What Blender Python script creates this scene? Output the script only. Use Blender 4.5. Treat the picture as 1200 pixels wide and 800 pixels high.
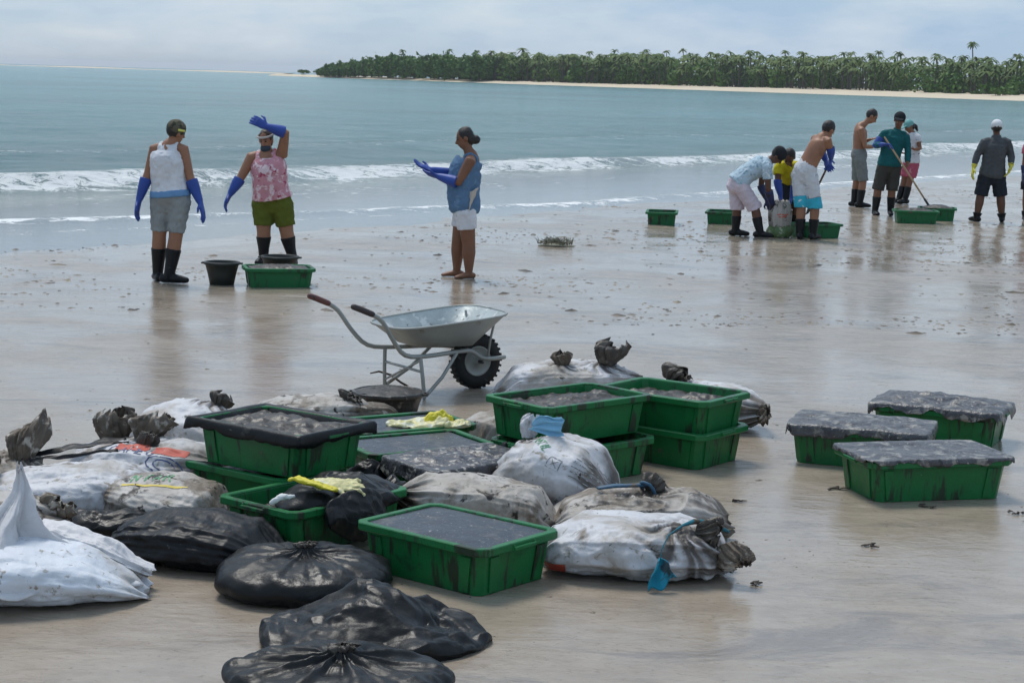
import bpy, math, random
import numpy as np
from mathutils import Vector, Matrix
from mathutils.bvhtree import BVHTree

for o in list(bpy.data.objects):
    bpy.data.objects.remove(o, do_unlink=True)
SC = bpy.context.scene
COL = SC.collection
R = math.radians
rng = random.Random(7)

# ------------------------------------------------------------------ camera
CAM_H, FOC, ROLL = 2.2, 2200.0, R(1.66)
PITCH = math.atan((400 - 91.4) * math.cos(ROLL) / FOC)
cd = bpy.data.cameras.new('camera')
cam = bpy.data.objects.new('camera', cd)
COL.objects.link(cam)
cd.sensor_width = 36.0
cd.lens = FOC / 1200 * 36.0
cd.clip_start = 0.1
cd.clip_end = 40000
fw = Vector((0, math.cos(PITCH), -math.sin(PITCH)))
Hh = Vector((1, 0, 0))
Bb = Vector((0, math.sin(PITCH), math.cos(PITCH)))
cx = Hh * math.cos(ROLL) + Bb * math.sin(ROLL)
cy = -Hh * math.sin(ROLL) + Bb * math.cos(ROLL)
cam.matrix_world = Matrix(((cx.x, cy.x, -fw.x, 0), (cx.y, cy.y, -fw.y, 0), (cx.z, cy.z, -fw.z, CAM_H), (0, 0, 0, 1)))
SC.camera = cam

# ------------------------------------------------------------------ sky, sun, exposure
SUN_EL, SUN_AZ = 62, -28          # azimuth measured from +Y towards +X
w = bpy.data.worlds.new('World')
SC.world = w
w.use_nodes = True
nt = w.node_tree
nt.nodes.clear()
def N(tree, typ, **kw):
    n = tree.nodes.new(typ)
    for k, v in kw.items():
        if k.startswith('i_'):
            n.inputs[k[2:].replace('_', ' ')].default_value = v
        elif k.startswith('n_'):
            n.inputs[int(k[2:])].default_value = v
        else:
            setattr(n, k, v)
    return n
def L(tree, a, b):
    tree.links.new(a, b)
out = N(nt, 'ShaderNodeOutputWorld')
bg = N(nt, 'ShaderNodeBackground')
bg.inputs['Strength'].default_value = 0.1
sky = N(nt, 'ShaderNodeTexSky', sky_type='NISHITA', sun_disc=False)
sky.sun_elevation = R(SUN_EL)
sky.sun_rotation = R(SUN_AZ)
sky.air_density = 1.0
sky.dust_density = 0.6
geo = N(nt, 'ShaderNodeTexCoord')
mp = N(nt, 'ShaderNodeMapping')
mp.inputs['Scale'].default_value = (1, 1, 4.0)
mp.inputs['Location'].default_value = (0.35, 0.1, 0.2)
L(nt, geo.outputs['Generated'], mp.inputs['Vector'])
cn = N(nt, 'ShaderNodeTexNoise', i_Scale=3.2, i_Detail=7.0, i_Roughness=0.55, i_Distortion=0.4)
L(nt, mp.outputs['Vector'], cn.inputs['Vector'])
cr = N(nt, 'ShaderNodeValToRGB')
cr.color_ramp.elements[0].position = 0.36
cr.color_ramp.elements[0].color = (0.72, 0.72, 0.72, 1)
cr.color_ramp.elements[1].position = 0.66
cr.color_ramp.elements[1].color = (0.97, 0.97, 0.97, 1)
L(nt, cn.outputs['Fac'], cr.inputs['Fac'])
cn2 = N(nt, 'ShaderNodeTexNoise', i_Scale=6.0, i_Detail=6.0, i_Roughness=0.6)
L(nt, mp.outputs['Vector'], cn2.inputs['Vector'])
cc = N(nt, 'ShaderNodeValToRGB')
cc.color_ramp.elements[0].position = 0.44
cc.color_ramp.elements[0].color = (2.6, 3.65, 4.95, 1)
cc.color_ramp.elements[1].position = 0.72
cc.color_ramp.elements[1].color = (4.7, 5.2, 5.8, 1)
L(nt, cn2.outputs['Fac'], cc.inputs['Fac'])
mx = N(nt, 'ShaderNodeMix', data_type='RGBA')
L(nt, cr.outputs['Color'], mx.inputs['Factor'])
L(nt, sky.outputs['Color'], mx.inputs['A'])
L(nt, cc.outputs['Color'], mx.inputs['B'])
L(nt, mx.outputs['Result'], bg.inputs['Color'])
L(nt, bg.outputs['Background'], out.inputs['Surface'])

sd = bpy.data.lights.new('sun', 'SUN')
sd.energy = 1.7
sd.angle = R(20)
sd.color = (1.0, 0.96, 0.9)
sun = bpy.data.objects.new('sun', sd)
COL.objects.link(sun)
sdir = Vector((math.sin(R(SUN_AZ)) * math.cos(R(SUN_EL)), math.cos(R(SUN_AZ)) * math.cos(R(SUN_EL)), math.sin(R(SUN_EL))))
sun.rotation_euler = sdir.to_track_quat('Z', 'Y').to_euler()
sun.location = (0, 0, 60)
SC.view_settings.view_transform = 'Standard'
SC.view_settings.look = 'None'
SC.view_settings.gamma = 1.0
SC.view_settings.exposure = 0.56
SC.view_settings.use_curve_mapping = False
SC.render.engine = 'CYCLES'

# ------------------------------------------------------------------ helpers
_rs = np.random.RandomState(3)
_tab = _rs.rand(65536)
def _h(i, j, k, s):
    return _tab[(i * 73856093 ^ j * 19349663 ^ k * 83492791 ^ s * 2654435) & 65535]
def vnoise(x, y, z=0.0, s=0):
    x = np.asarray(x, float); y = np.asarray(y, float); z = np.asarray(z, float) + 0 * x
    i, j, k = np.floor(x).astype(np.int64), np.floor(y).astype(np.int64), np.floor(z).astype(np.int64)
    u, v, t = x - i, y - j, z - k
    u = u * u * (3 - 2 * u); v = v * v * (3 - 2 * v); t = t * t * (3 - 2 * t)
    def c(a, b, d): return _h(i + a, j + b, k + d, s)
    a0 = (c(0,0,0)*(1-u)+c(1,0,0)*u)*(1-v)+(c(0,1,0)*(1-u)+c(1,1,0)*u)*v
    a1 = (c(0,0,1)*(1-u)+c(1,0,1)*u)*(1-v)+(c(0,1,1)*(1-u)+c(1,1,1)*u)*v
    return (a0 * (1 - t) + a1 * t) * 2 - 1
def fbm(x, y, z=0.0, s=0, o=3):
    r = 0; a = 1.0; f = 1.0; tot = 0
    for q in range(o):
        r = r + a * vnoise(np.asarray(x) * f, np.asarray(y) * f, np.asarray(z) * f, s + q * 17)
        tot += a; a *= 0.5; f *= 2.03
    return r / tot
def ridge(x, y, z=0.0, s=0, o=3):
    r = 0; a = 1.0; f = 1.0; tot = 0
    for q in range(o):
        r = r + a * (1 - 2.2 * np.abs(vnoise(np.asarray(x) * f, np.asarray(y) * f, np.asarray(z) * f, s + q * 17)))
        tot += a; a *= 0.5; f *= 2.1
    return r / tot

def folds(X, Y, Z, seed, per, n=4, warp=0.5):
    r = np.random.RandomState(seed); out = 0
    wx = fbm(X / per * 0.45, Y / per * 0.45, Z / per * 0.45, seed, 2) * warp
    for q in range(n):
        d = r.normal(size=3); d /= np.linalg.norm(d)
        u = (X * d[0] + Y * d[1] + Z * d[2]) / per + r.rand() * 9 + wx * (1 + q * 0.4)
        m = np.clip(1.4 * fbm(X / per * 0.5 + q * 7, Y / per * 0.5, Z / per * 0.5, seed + 31 + q, 2) + 0.5, 0, 1)
        out = out + (np.abs((u % 2) - 1) * 2 - 1) * m
    return out / n ** 0.5
def mk(name, V, F, mat, parent=None, smooth=True, attrs=None):
    me = bpy.data.meshes.new(name)
    V = np.asarray(V, dtype=np.float32)
    if isinstance(F, np.ndarray):
        nf, k = F.shape
        me.vertices.add(len(V)); me.vertices.foreach_set('co', V.ravel())
        me.loops.add(nf * k); me.loops.foreach_set('vertex_index', F.astype(np.int32).ravel())
        me.polygons.add(nf); me.polygons.foreach_set('loop_start', np.arange(0, nf * k, k, dtype=np.int32))
        me.update(calc_edges=True)
    else:
        me.from_pydata([tuple(map(float, v)) for v in V], [], [tuple(map(int, f)) for f in F])
    me.validate()
    if smooth:
        me.polygons.foreach_set('use_smooth', [True] * len(me.polygons))
    for k, a in (attrs or {}).items():
        at = me.attributes.new(k, 'FLOAT', 'POINT')
        at.data.foreach_set('value', np.asarray(a, dtype=np.float32))
    if mat is not None:
        me.materials.append(mat)
    o = bpy.data.objects.new(name, me)
    COL.objects.link(o)
    o.parent = parent
    return o
def tag(o, label=None, cat=None, group=None, kind=None):
    if label: o['label'] = label
    if cat: o['category'] = cat
    if group: o['group'] = group
    if kind: o['kind'] = kind
    return o
def thing(name, label, cat, loc=(0, 0, 0), rz=0.0, group=None):
    o = bpy.data.objects.new(name, None)
    o.empty_display_size = 0.1
    COL.objects.link(o)
    o.location = loc
    o.rotation_euler = (0, 0, rz)
    return tag(o, label, cat, group)
def gridF(nu, nv, wrap=False):
    F = []
    m = nu if wrap else nu - 1
    i, j = np.meshgrid(np.arange(nv - 1), np.arange(m), indexing='ij')
    a = i * nu + j; b = i * nu + (j + 1) % nu
    return np.stack([a, b, b + nu, a + nu], -1).reshape(-1, 4)
class Acc:
    def __init__(s): s.V = []; s.F = []
    def add(s, V, F):
        n = len(s.V)
        s.V += [tuple(v) for v in V]
        s.F += [tuple(i + n for i in f) for f in F]
def box(acc, c, d, M=None):
    x, y, z = d[0] / 2, d[1] / 2, d[2] / 2
    V = [Vector((sx * x, sy * y, sz * z)) for sz in (-1, 1) for sy in (-1, 1) for sx in (-1, 1)]
    if M is not None: V = [M @ v for v in V]
    V = [v + Vector(c) for v in V]
    acc.add(V, [(0, 2, 3, 1), (4, 5, 7, 6), (0, 1, 5, 4), (2, 6, 7, 3), (0, 4, 6, 2), (1, 3, 7, 5)])
def tube(acc, pts, rad, side=None, n=12, round0=True, round1=True):
    pts = [Vector(p) for p in pts]
    rad = [(r, r) if not isinstance(r, tuple) else r for r in rad]
    rings = []
    m = len(pts)
    prev = None
    for i in range(m):
        t = (pts[min(i + 1, m - 1)] - pts[max(i - 1, 0)]).normalized()
        if side is not None:
            sv = Vector(side[i] if isinstance(side, list) else side)
        elif prev is not None:
            sv = prev
        else:
            sv = Vector((1, 0, 0)) if abs(t.x) < 0.8 else Vector((0, 1, 0))
        sv = (sv - t * sv.dot(t)).normalized()
        prev = sv
        rings.append((pts[i], t, sv, sv.cross(t), rad[i]))
    seq = []
    if round0:
        p, t, s, f, r = rings[0]; q = min(r)
        seq += [(p - t * q * 0.92, s, f, r, 0.38), (p - t * q * 0.6, s, f, r, 0.8)]
    seq += [(p, s, f, r, 1.0) for p, t, s, f, r in rings]
    if round1:
        p, t, s, f, r = rings[-1]; q = min(r)
        seq += [(p + t * q * 0.6, s, f, r, 0.8), (p + t * q * 0.92, s, f, r, 0.38)]
    V = []
    for p, s, f, r, k in seq:
        for j in range(n):
            a = 2 * math.pi * j / n
            V.append(p + s * (math.cos(a) * r[0] * k) + f * (math.sin(a) * r[1] * k))
    F = [tuple(x) for x in gridF(n, len(seq), True)]
    F.append(tuple(range(n))[::-1])
    F.append(tuple(range((len(seq) - 1) * n, len(seq) * n)))
    acc.add(V, F)
def ellipsoid(acc, c, ax, rad, n=14, m=9):
    """ax: three orthonormal vectors, rad: three radii"""
    c = Vector(c)
    V = []
    for i in range(m):
        th = math.pi * (i + 0.5) / m
        for j in range(n):
            ph = 2 * math.pi * j / n
            d = (math.sin(th) * math.cos(ph) * rad[0], math.sin(th) * math.sin(ph) * rad[1], math.cos(th) * rad[2])
            V.append(c + ax[0] * d[0] + ax[1] * d[1] + ax[2] * d[2])
    F = [tuple(x)[::-1] for x in gridF(n, m, True)]
    F.append(tuple(range(n)))
    F.append(tuple(range((m - 1) * n, m * n))[::-1])
    acc.add(V, F)
def catmull(P, k):
    P = [np.asarray(p, float) for p in P]
    out = []
    for i in range(len(P) - 1):
        p0, p1, p2, p3 = P[max(i - 1, 0)], P[i], P[i + 1], P[min(i + 2, len(P) - 1)]
        for q in range(k):
            t = q / k
            out.append(0.5 * ((2 * p1) + (-p0 + p2) * t + (2 * p0 - 5 * p1 + 4 * p2 - p3) * t * t + (-p0 + 3 * p1 - 3 * p2 + p3) * t ** 3))
    out.append(P[-1])
    return out
_tex = {}
def cloud_tex(size):
    if size not in _tex:
        t = bpy.data.textures.new('crease', 'CLOUDS'); t.noise_scale = size; t.noise_depth = 2
        _tex[size] = t
    return _tex[size]
def fuse(name, acc, vox, mat, parent, it=4, wrinkle=0.0, wsize=0.08):
    """overlapping closed pieces -> one continuous skin"""
    o = mk(name, acc.V, acc.F, mat, parent)
    m = o.modifiers.new('remesh', 'REMESH'); m.mode = 'VOXEL'; m.voxel_size = vox; m.use_smooth_shade = True
    if it:
        s = o.modifiers.new('smooth', 'SMOOTH'); s.factor = 0.5; s.iterations = it
    if wrinkle:
        d = o.modifiers.new('wrinkle', 'DISPLACE'); d.texture = cloud_tex(wsize); d.strength = wrinkle; d.mid_level = 0.5
        d.texture_coords = 'LOCAL'
    return o

# ------------------------------------------------------------------ materials
def mat(name, base, rough=0.6, spec=0.5, metal=0.0, spots=(), bump=0.0, bscale=40.0, var=0.12, vscale=6.0, coat=0.0, rvar=0.0, drips=0.0):
    """spots: list of (colour, noise scale, threshold, softness) laid over the base"""
    m = bpy.data.materials.new(name)
    m.use_nodes = True
    t = m.node_tree
    b = t.nodes['Principled BSDF']
    b.inputs['Roughness'].default_value = rough
    b.inputs['Metallic'].default_value = metal
    b.inputs['Specular IOR Level'].default_value = spec
    b.inputs['Coat Weight'].default_value = coat
    tc = N(t, 'ShaderNodeTexCoord')
    oi = N(t, 'ShaderNodeObjectInfo')
    off = N(t, 'ShaderNodeVectorMath', operation='ADD')
    sc = N(t, 'ShaderNodeVectorMath', operation='SCALE'); sc.inputs['Scale'].default_value = 37.0
    cmb = N(t, 'ShaderNodeCombineXYZ')
    L(t, oi.outputs['Random'], cmb.inputs['X']); L(t, oi.outputs['Random'], cmb.inputs['Y'])
    L(t, cmb.outputs['Vector'], sc.inputs[0])
    L(t, tc.outputs['Object'], off.inputs[0]); L(t, sc.outputs['Vector'], off.inputs[1])
    vec = off.outputs['Vector']
    nz = N(t, 'ShaderNodeTexNoise', i_Scale=vscale, i_Detail=6.0, i_Roughness=0.65)
    L(t, vec, nz.inputs['Vector'])
    rp = N(t, 'ShaderNodeMapRange'); rp.inputs['From Min'].default_value = 0.25; rp.inputs['From Max'].default_value = 0.75
    rp.inputs['To Min'].default_value = 1 - var; rp.inputs['To Max'].default_value = 1 + var
    L(t, nz.outputs['Fac'], rp.inputs['Value'])
    mul = N(t, 'ShaderNodeVectorMath', operation='SCALE')
    mul.inputs[0].default_value = base[:3]
    L(t, rp.outputs['Result'], mul.inputs['Scale'])
    col = mul.outputs['Vector']
    for colr, ns, th, soft in spots:
        n2 = N(t, 'ShaderNodeTexNoise', i_Scale=ns, i_Detail=5.0, i_Roughness=0.6, i_Distortion=0.5)
        L(t, vec, n2.inputs['Vector'])
        r2 = N(t, 'ShaderNodeMapRange', interpolation_type='SMOOTHSTEP')
        r2.inputs['From Min'].default_value = th; r2.inputs['From Max'].default_value = th + soft
        L(t, n2.outputs['Fac'], r2.inputs['Value'])
        mxx = N(t, 'ShaderNodeMix', data_type='RGBA')
        mxx.inputs['B'].default_value = (*colr[:3], 1)
        L(t, r2.outputs['Result'], mxx.inputs['Factor']); L(t, col, mxx.inputs['A'])
        col = mxx.outputs['Result']
    if drips:
        mpd = N(t, 'ShaderNodeMapping'); mpd.inputs['Scale'].default_value = (24, 24, 2.6)
        L(t, vec, mpd.inputs['Vector'])
        n3 = N(t, 'ShaderNodeTexNoise', i_Scale=1.0, i_Detail=4.0, i_Roughness=0.6)
        L(t, mpd.outputs['Vector'], n3.inputs['Vector'])
        n4 = N(t, 'ShaderNodeTexNoise', i_Scale=3.4, i_Detail=2.0); L(t, vec, n4.inputs['Vector'])
        av = N(t, 'ShaderNodeMath', operation='MULTIPLY_ADD'); av.inputs[1].default_value = 0.9
        L(t, n4.outputs['Fac'], av.inputs[0]); L(t, n3.outputs['Fac'], av.inputs[2])
        r3 = N(t, 'ShaderNodeMapRange', interpolation_type='SMOOTHSTEP'); r3.inputs['From Min'].default_value = 1.08 - 0.12 * drips; r3.inputs['From Max'].default_value = 1.20 - 0.12 * drips; r3.inputs['To Max'].default_value = 0.85
        L(t, av.outputs['Value'], r3.inputs['Value'])
        mx3 = N(t, 'ShaderNodeMix', data_type='RGBA'); mx3.inputs['B'].default_value = (0.022, 0.02, 0.016, 1)
        L(t, r3.outputs['Result'], mx3.inputs['Factor']); L(t, col, mx3.inputs['A']); col = mx3.outputs['Result']
    L(t, col, b.inputs['Base Color'])
    if rvar:
        rr = N(t, 'ShaderNodeMapRange'); rr.inputs['From Min'].default_value = 0.3; rr.inputs['From Max'].default_value = 0.7
        rr.inputs['To Min'].default_value = max(0.03, rough - rvar); rr.inputs['To Max'].default_value = rough + rvar
        L(t, nz.outputs['Fac'], rr.inputs['Value']); L(t, rr.outputs['Result'], b.inputs['Roughness'])
    if bump:
        nb = N(t, 'ShaderNodeTexNoise', i_Scale=bscale, i_Detail=4.0, i_Roughness=0.6)
        L(t, vec, nb.inputs['Vector'])
        bp = N(t, 'ShaderNodeBump'); bp.inputs['Strength'].default_value = bump; bp.inputs['Distance'].default_value = 0.01
        L(t, nb.outputs['Fac'], bp.inputs['Height'])
        L(t, bp.outputs['Normal'], b.inputs['Normal'])
    return m
DIRT = (0.10, 0.08, 0.06); TAR = (0.025, 0.022, 0.02); MUD = (0.17, 0.14, 0.11)
M = {}
M['crate'] = mat('crate_green', (0.006, 0.135, 0.035), 0.42, 0.4, spots=[((0.012, 0.06, 0.025), 9, 0.56, 0.18), (DIRT, 5.5, 0.66, 0.06), ((0.22, 0.24, 0.18), 38, 0.72, 0.05)], bump=0.15, bscale=60, var=0.18, rvar=0.12, drips=0.75)
M['crate_far'] = mat('crate_green_wet', (0.008, 0.125, 0.04), 0.5, 0.35, spots=[(DIRT, 6, 0.62, 0.08)], bump=0.1, drips=0.6)
M['tar'] = mat('tar_smear', (0.022, 0.02, 0.018), 0.38, 0.5, spots=[((0.16, 0.145, 0.12), 14, 0.6, 0.1)], bump=0.6, bscale=50, var=0.4)
M['sludge'] = mat('sludge', (0.048, 0.041, 0.034), 0.42, 0.4, spots=[((0.018, 0.016, 0.015), 7, 0.50, 0.14), ((0.17, 0.15, 0.125), 13, 0.60, 0.10)], bump=0.5, bscale=30, var=0.35)
M['film'] = mat('black_film', (0.022, 0.026, 0.036), 0.34, 0.45, spots=[((0.09, 0.088, 0.085), 6, 0.52, 0.2), ((0.34, 0.32, 0.29), 44, 0.64, 0.05), ((0.28, 0.26, 0.235), 110, 0.63, 0.04)], bump=0.35, bscale=26, var=0.3, rvar=0.1)
M['film_dirty'] = mat('muddy_film', (0.05, 0.05, 0.058), 0.36, 0.5, spots=[((0.018, 0.018, 0.022), 6, 0.50, 0.10), ((0.42, 0.38, 0.33), 20, 0.53, 0.12), ((0.03, 0.028, 0.026), 60, 0.62, 0.06)], bump=0.8, bscale=34, var=0.3)
M['film_lid'] = mat('mud_smeared_film', (0.07, 0.07, 0.077), 0.34, 0.5, spots=[((0.04, 0.04, 0.048), 4.5, 0.48, 0.16), ((0.27, 0.25, 0.22), 11, 0.51, 0.14), ((0.022, 0.02, 0.02), 20, 0.57, 0.08), ((0.40, 0.37, 0.33), 46, 0.62, 0.06)], bump=1.0, bscale=30, var=0.3)
M['blackbag'] = mat('black_bin_liner', (0.008, 0.009, 0.010), 0.40, 0.24, spots=[((0.06, 0.056, 0.05), 5, 0.64, 0.1), ((0.15, 0.14, 0.12), 32, 0.70, 0.05)], bump=0.35, bscale=22, var=0.3, rvar=0.1)
M['blackbag_dull'] = mat('dull_black_liner', (0.009, 0.010, 0.012), 0.46, 0.24, spots=[((0.05, 0.047, 0.044), 5, 0.62, 0.14), ((0.14, 0.13, 0.115), 30, 0.68, 0.06)], bump=0.35, bscale=22, var=0.3)
def sackmat(name, base, dirt=0.6, dcol=MUD):
    m = mat(name, base, 0.55, 0.35, spots=[((0.34, 0.31, 0.275), 3.0, dirt - 0.14, 0.24), (dcol, 4.6, dirt - 0.01, 0.14), (TAR, 10, dirt + 0.07, 0.06), (TAR, 34, 0.70, 0.04), ((0.28, 0.25, 0.205), 20, 0.58, 0.1)], bump=0.45, bscale=34, var=0.1)
    t = m.node_tree; b_ = t.nodes['Principled BSDF']
    src = b_.inputs['Base Color'].links[0].from_socket
    at_ = N(t, 'ShaderNodeAttribute', attribute_name='stain')
    nz = N(t, 'ShaderNodeTexNoise', i_Scale=7.0, i_Detail=5.0)
    tcc = N(t, 'ShaderNodeTexCoord'); L(t, tcc.outputs['Object'], nz.inputs['Vector'])
    mm = N(t, 'ShaderNodeMath', operation='MULTIPLY'); L(t, at_.outputs['Fac'], mm.inputs[0]); L(t, nz.outputs['Fac'], mm.inputs[1])
    mr = N(t, 'ShaderNodeMapRange', interpolation_type='SMOOTHSTEP'); mr.inputs['From Min'].default_value = 0.12; mr.inputs['From Max'].default_value = 0.5; mr.inputs['To Max'].default_value = 0.9
    L(t, mm.outputs['Value'], mr.inputs['Value'])
    mxx = N(t, 'ShaderNodeMix', data_type='RGBA'); mxx.inputs['B'].default_value = (0.075, 0.06, 0.048, 1)
    L(t, mr.outputs['Result'], mxx.inputs['Factor']); L(t, src, mxx.inputs['A']); L(t, mxx.outputs['Result'], b_.inputs['Base Color'])
    return m
M['sack_clean'] = sackmat('sack_white', (0.62, 0.65, 0.70), 0.66)
M['sack'] = sackmat('sack_soiled', (0.56, 0.56, 0.58), 0.58)
M['sack_muddy'] = sackmat('sack_muddy', (0.46, 0.43, 0.40), 0.50)
M['neck'] = mat('tarred_cloth', (0.145, 0.118, 0.092), 0.65, 0.25, spots=[((0.06, 0.05, 0.042), 9, 0.52, 0.14), ((0.45, 0.41, 0.36), 14, 0.54, 0.12)], bump=0.7, bscale=35, var=0.3)
M['neck_dark'] = mat('black_tarred_cloth', (0.075, 0.063, 0.052), 0.5, 0.4, spots=[((0.16, 0.14, 0.115), 12, 0.58, 0.1)], bump=0.7, bscale=35, var=0.3)
M['tie'] = mat('blue_strap', (0.025, 0.085, 0.15), 0.6, spots=[(DIRT, 20, 0.55, 0.1)])
M['mask_cyan'] = mat('cyan_mask', (0.02, 0.25, 0.36), 0.8, 0.2, spots=[((0.04, 0.07, 0.085), 12, 0.52, 0.1)], bump=0.3)
M['tie_cyan'] = mat('dirty_cyan_strap', (0.03, 0.17, 0.22), 0.8, 0.2, spots=[(DIRT, 26, 0.5, 0.1)], bump=0.4)
M['mask_blue'] = mat('pale_blue_mask', (0.26, 0.52, 0.72), 0.8, 0.2, spots=[(DIRT, 14, 0.68, 0.1)], bump=0.3)
M['yellow'] = mat('yellow_rubber', (0.62, 0.57, 0.28), 0.5, 0.4, spots=[((0.62, 0.62, 0.5), 14, 0.5, 0.1), (DIRT, 18, 0.62, 0.08)], bump=0.3)
M['yellow_b'] = mat('bright_yellow_rubber', (0.62, 0.54, 0.03), 0.5, 0.4, spots=[(DIRT, 22, 0.62, 0.08)], bump=0.3)
M['ink_green'] = mat('green_print', (0.05, 0.26, 0.10), 0.6, spots=[((0.5, 0.5, 0.48), 40, 0.55, 0.06)])
M['ink_grey'] = mat('grey_print', (0.16, 0.16, 0.16), 0.6, spots=[((0.5, 0.5, 0.48), 40, 0.52, 0.06)])
M['ink_red'] = mat('red_print', (0.50, 0.075, 0.045), 0.6, spots=[((0.5, 0.4, 0.36), 30, 0.6, 0.08)])
M['ink_navy'] = mat('navy_print', (0.035, 0.06, 0.17), 0.6, spots=[((0.5, 0.5, 0.5), 45, 0.56, 0.06)])
M['ink_yellow'] = mat('yellow_print', (0.62, 0.47, 0.05), 0.6, spots=[((0.5, 0.45, 0.3), 30, 0.58, 0.08)])
M['steel'] = mat('painted_steel', (0.30, 0.31, 0.29), 0.45, 0.5, 0.25, spots=[((0.2, 0.17, 0.13), 9, 0.6, 0.12)], bump=0.15)
M['tray_in'] = mat('tray_inner', (0.44, 0.48, 0.47), 0.4, 0.5, 0.2, spots=[((0.62, 0.64, 0.62), 9, 0.55, 0.08), ((0.12, 0.11, 0.10), 22, 0.62, 0.06)], bump=0.3, var=0.2)
M['rubber'] = mat('tyre_rubber', (0.02, 0.02, 0.02), 0.7, 0.3, spots=[((0.2, 0.18, 0.15), 14, 0.6, 0.12)], bump=0.4)
M['grip'] = mat('grip_rubber', (0.05, 0.035, 0.035), 0.6)
M['grip_red'] = mat('worn_red_grip', (0.14, 0.05, 0.04), 0.6, spots=[((0.05, 0.03, 0.03), 20, 0.5, 0.1)])
M['wood'] = mat('pale_wood', (0.42, 0.28, 0.16), 0.6, spots=[((0.24, 0.14, 0.08), 12, 0.58, 0.1)], bump=0.2)
M['metal_dark'] = mat('dark_metal', (0.06, 0.055, 0.05), 0.5, 0.5, 0.4, bump=0.2)
M['bucket'] = mat('black_bucket', (0.022, 0.026, 0.024), 0.5, 0.4, spots=[((0.12, 0.11, 0.09), 14, 0.64, 0.1)], bump=0.2)
M['stick'] = mat('driftwood', (0.07, 0.055, 0.045), 0.8, 0.3, bump=0.5)
M['weed'] = mat('seaweed', (0.20, 0.19, 0.135), 0.6, 0.4, spots=[((0.16, 0.15, 0.09), 10, 0.55, 0.1)], bump=0.4, var=0.4)
M['debris'] = mat('washed_up_debris', (0.09, 0.072, 0.052), 0.6, 0.4, spots=[((0.20, 0.165, 0.115), 0.9, 0.47, 0.1), ((0.03, 0.025, 0.02), 1.7, 0.52, 0.08)], var=0.4)
# ------------------------------------------------------------------ beach (structure)
E_ALONG = np.array([0.555, 0.832]); N_SEA = np.array([-0.832, 0.555]); P_SHORE = np.array([0.0, 31.5])
def seaward(x, y):
    return (x - P_SHORE[0]) * N_SEA[0] + (y - P_SHORE[1]) * N_SEA[1]
def beach_z(x, y):
    d = seaward(x, y)
    z = 0.010 * fbm(x * 0.55, y * 0.55, 0, 5, 3)
    churn = np.clip((y - 19) / 6, 0, 1) * np.clip((1.5 - d) / 3, 0, 1)
    z = z + churn * 0.022 * fbm(x * 1.9, y * 1.5, 0, 9, 4)
    near = np.clip((14.5 - y) / 3, 0, 1)
    z = z * (1 - 0.8 * near)
    q = np.clip(d + 2.2, 0, 400)
    return z - 0.022 * q * np.clip(q / 2, 0, 1)

def spaced(lo, hi, step, far_lo, far_hi, g=1.25):
    a = list(np.arange(lo, hi, step))
    s, x = step, a[-1]
    while x < far_hi:
        s *= g; x += s; a.append(x)
    s, x = step, lo
    while x > far_lo:
        s *= g; x -= s; a.insert(0, x)
    return np.array(a)
bm_mat = bpy.data.materials.new('wet_sand')
bm_mat.use_nodes = True
t = bm_mat.node_tree
b = t.nodes['Principled BSDF']
tc = N(t, 'ShaderNodeTexCoord')
def noise(scale, detail=5.0, rough=0.6, dist=0.0, src=None):
    n = N(t, 'ShaderNodeTexNoise', i_Scale=scale, i_Detail=detail, i_Roughness=rough, i_Distortion=dist)
    L(t, src or tc.outputs['Object'], n.inputs['Vector'])
    return n
def mrange(src, a, bb, c, d, smooth=True):
    n = N(t, 'ShaderNodeMapRange')
    if smooth: n.interpolation_type = 'SMOOTHSTEP'
    n.inputs['From Min'].default_value = a; n.inputs['From Max'].default_value = bb
    n.inputs['To Min'].default_value = c; n.inputs['To Max'].default_value = d
    L(t, src, n.inputs['Value'])
    return n
rmap = N(t, 'ShaderNodeMapping'); rmap.inputs['Rotation'].default_value = (0, 0, R(12)); rmap.inputs['Scale'].default_value = (0.45, 1.0, 1.0)
L(t, tc.outputs['Object'], rmap.inputs['Vector'])
n_big = noise(0.55, 5, 0.55, 0.6)
n_mid = noise(2.6, 6, 0.65, 0.4)
n_fine = noise(26, 6, 0.7)
n_grain = noise(300, 2, 0.6)
ramp = N(t, 'ShaderNodeValToRGB')
ramp.color_ramp.elements[0].position = 0.36; ramp.color_ramp.elements[0].color = (0.268, 0.219, 0.168, 1)
ramp.color_ramp.elements[1].position = 0.64; ramp.color_ramp.elements[1].color = (0.375, 0.318, 0.252, 1)
n_str = noise(7.0, 7, 0.75, 0.8, rmap.outputs['Vector'])
cm = N(t, 'ShaderNodeMix', data_type='FLOAT'); cm.inputs['Factor'].default_value = 0.5
L(t, n_mid.outputs['Fac'], cm.inputs['A']); L(t, n_str.outputs['Fac'], cm.inputs['B'])
L(t, cm.outputs['Result'], ramp.inputs['Fac'])
sp = mrange(n_fine.outputs['Fac'], 0.56, 0.70, 0.0, 0.5)
m1 = N(t, 'ShaderNodeMix', data_type='RGBA'); m1.inputs['B'].default_value = (0.13, 0.105, 0.075, 1)
L(t, sp.outputs['Result'], m1.inputs['Factor']); L(t, ramp.outputs['Color'], m1.inputs['A'])
st = noise(1.3, 8, 0.75, 1.4, rmap.outputs['Vector'])
st2 = mrange(st.outputs['Fac'], 0.50, 0.66, 0.0, 0.75)
m2 = N(t, 'ShaderNodeMix', data_type='RGBA'); m2.inputs['B'].default_value = (0.185, 0.162, 0.140, 1)
L(t, st2.outputs['Result'], m2.inputs['Factor']); L(t, m1.outputs['Result'], m2.inputs['A'])
L(t, m2.outputs['Result'], b.inputs['Base Color'])
ro = mrange(n_big.outputs['Fac'], 0.38, 0.62, 0.05, 0.24)
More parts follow.
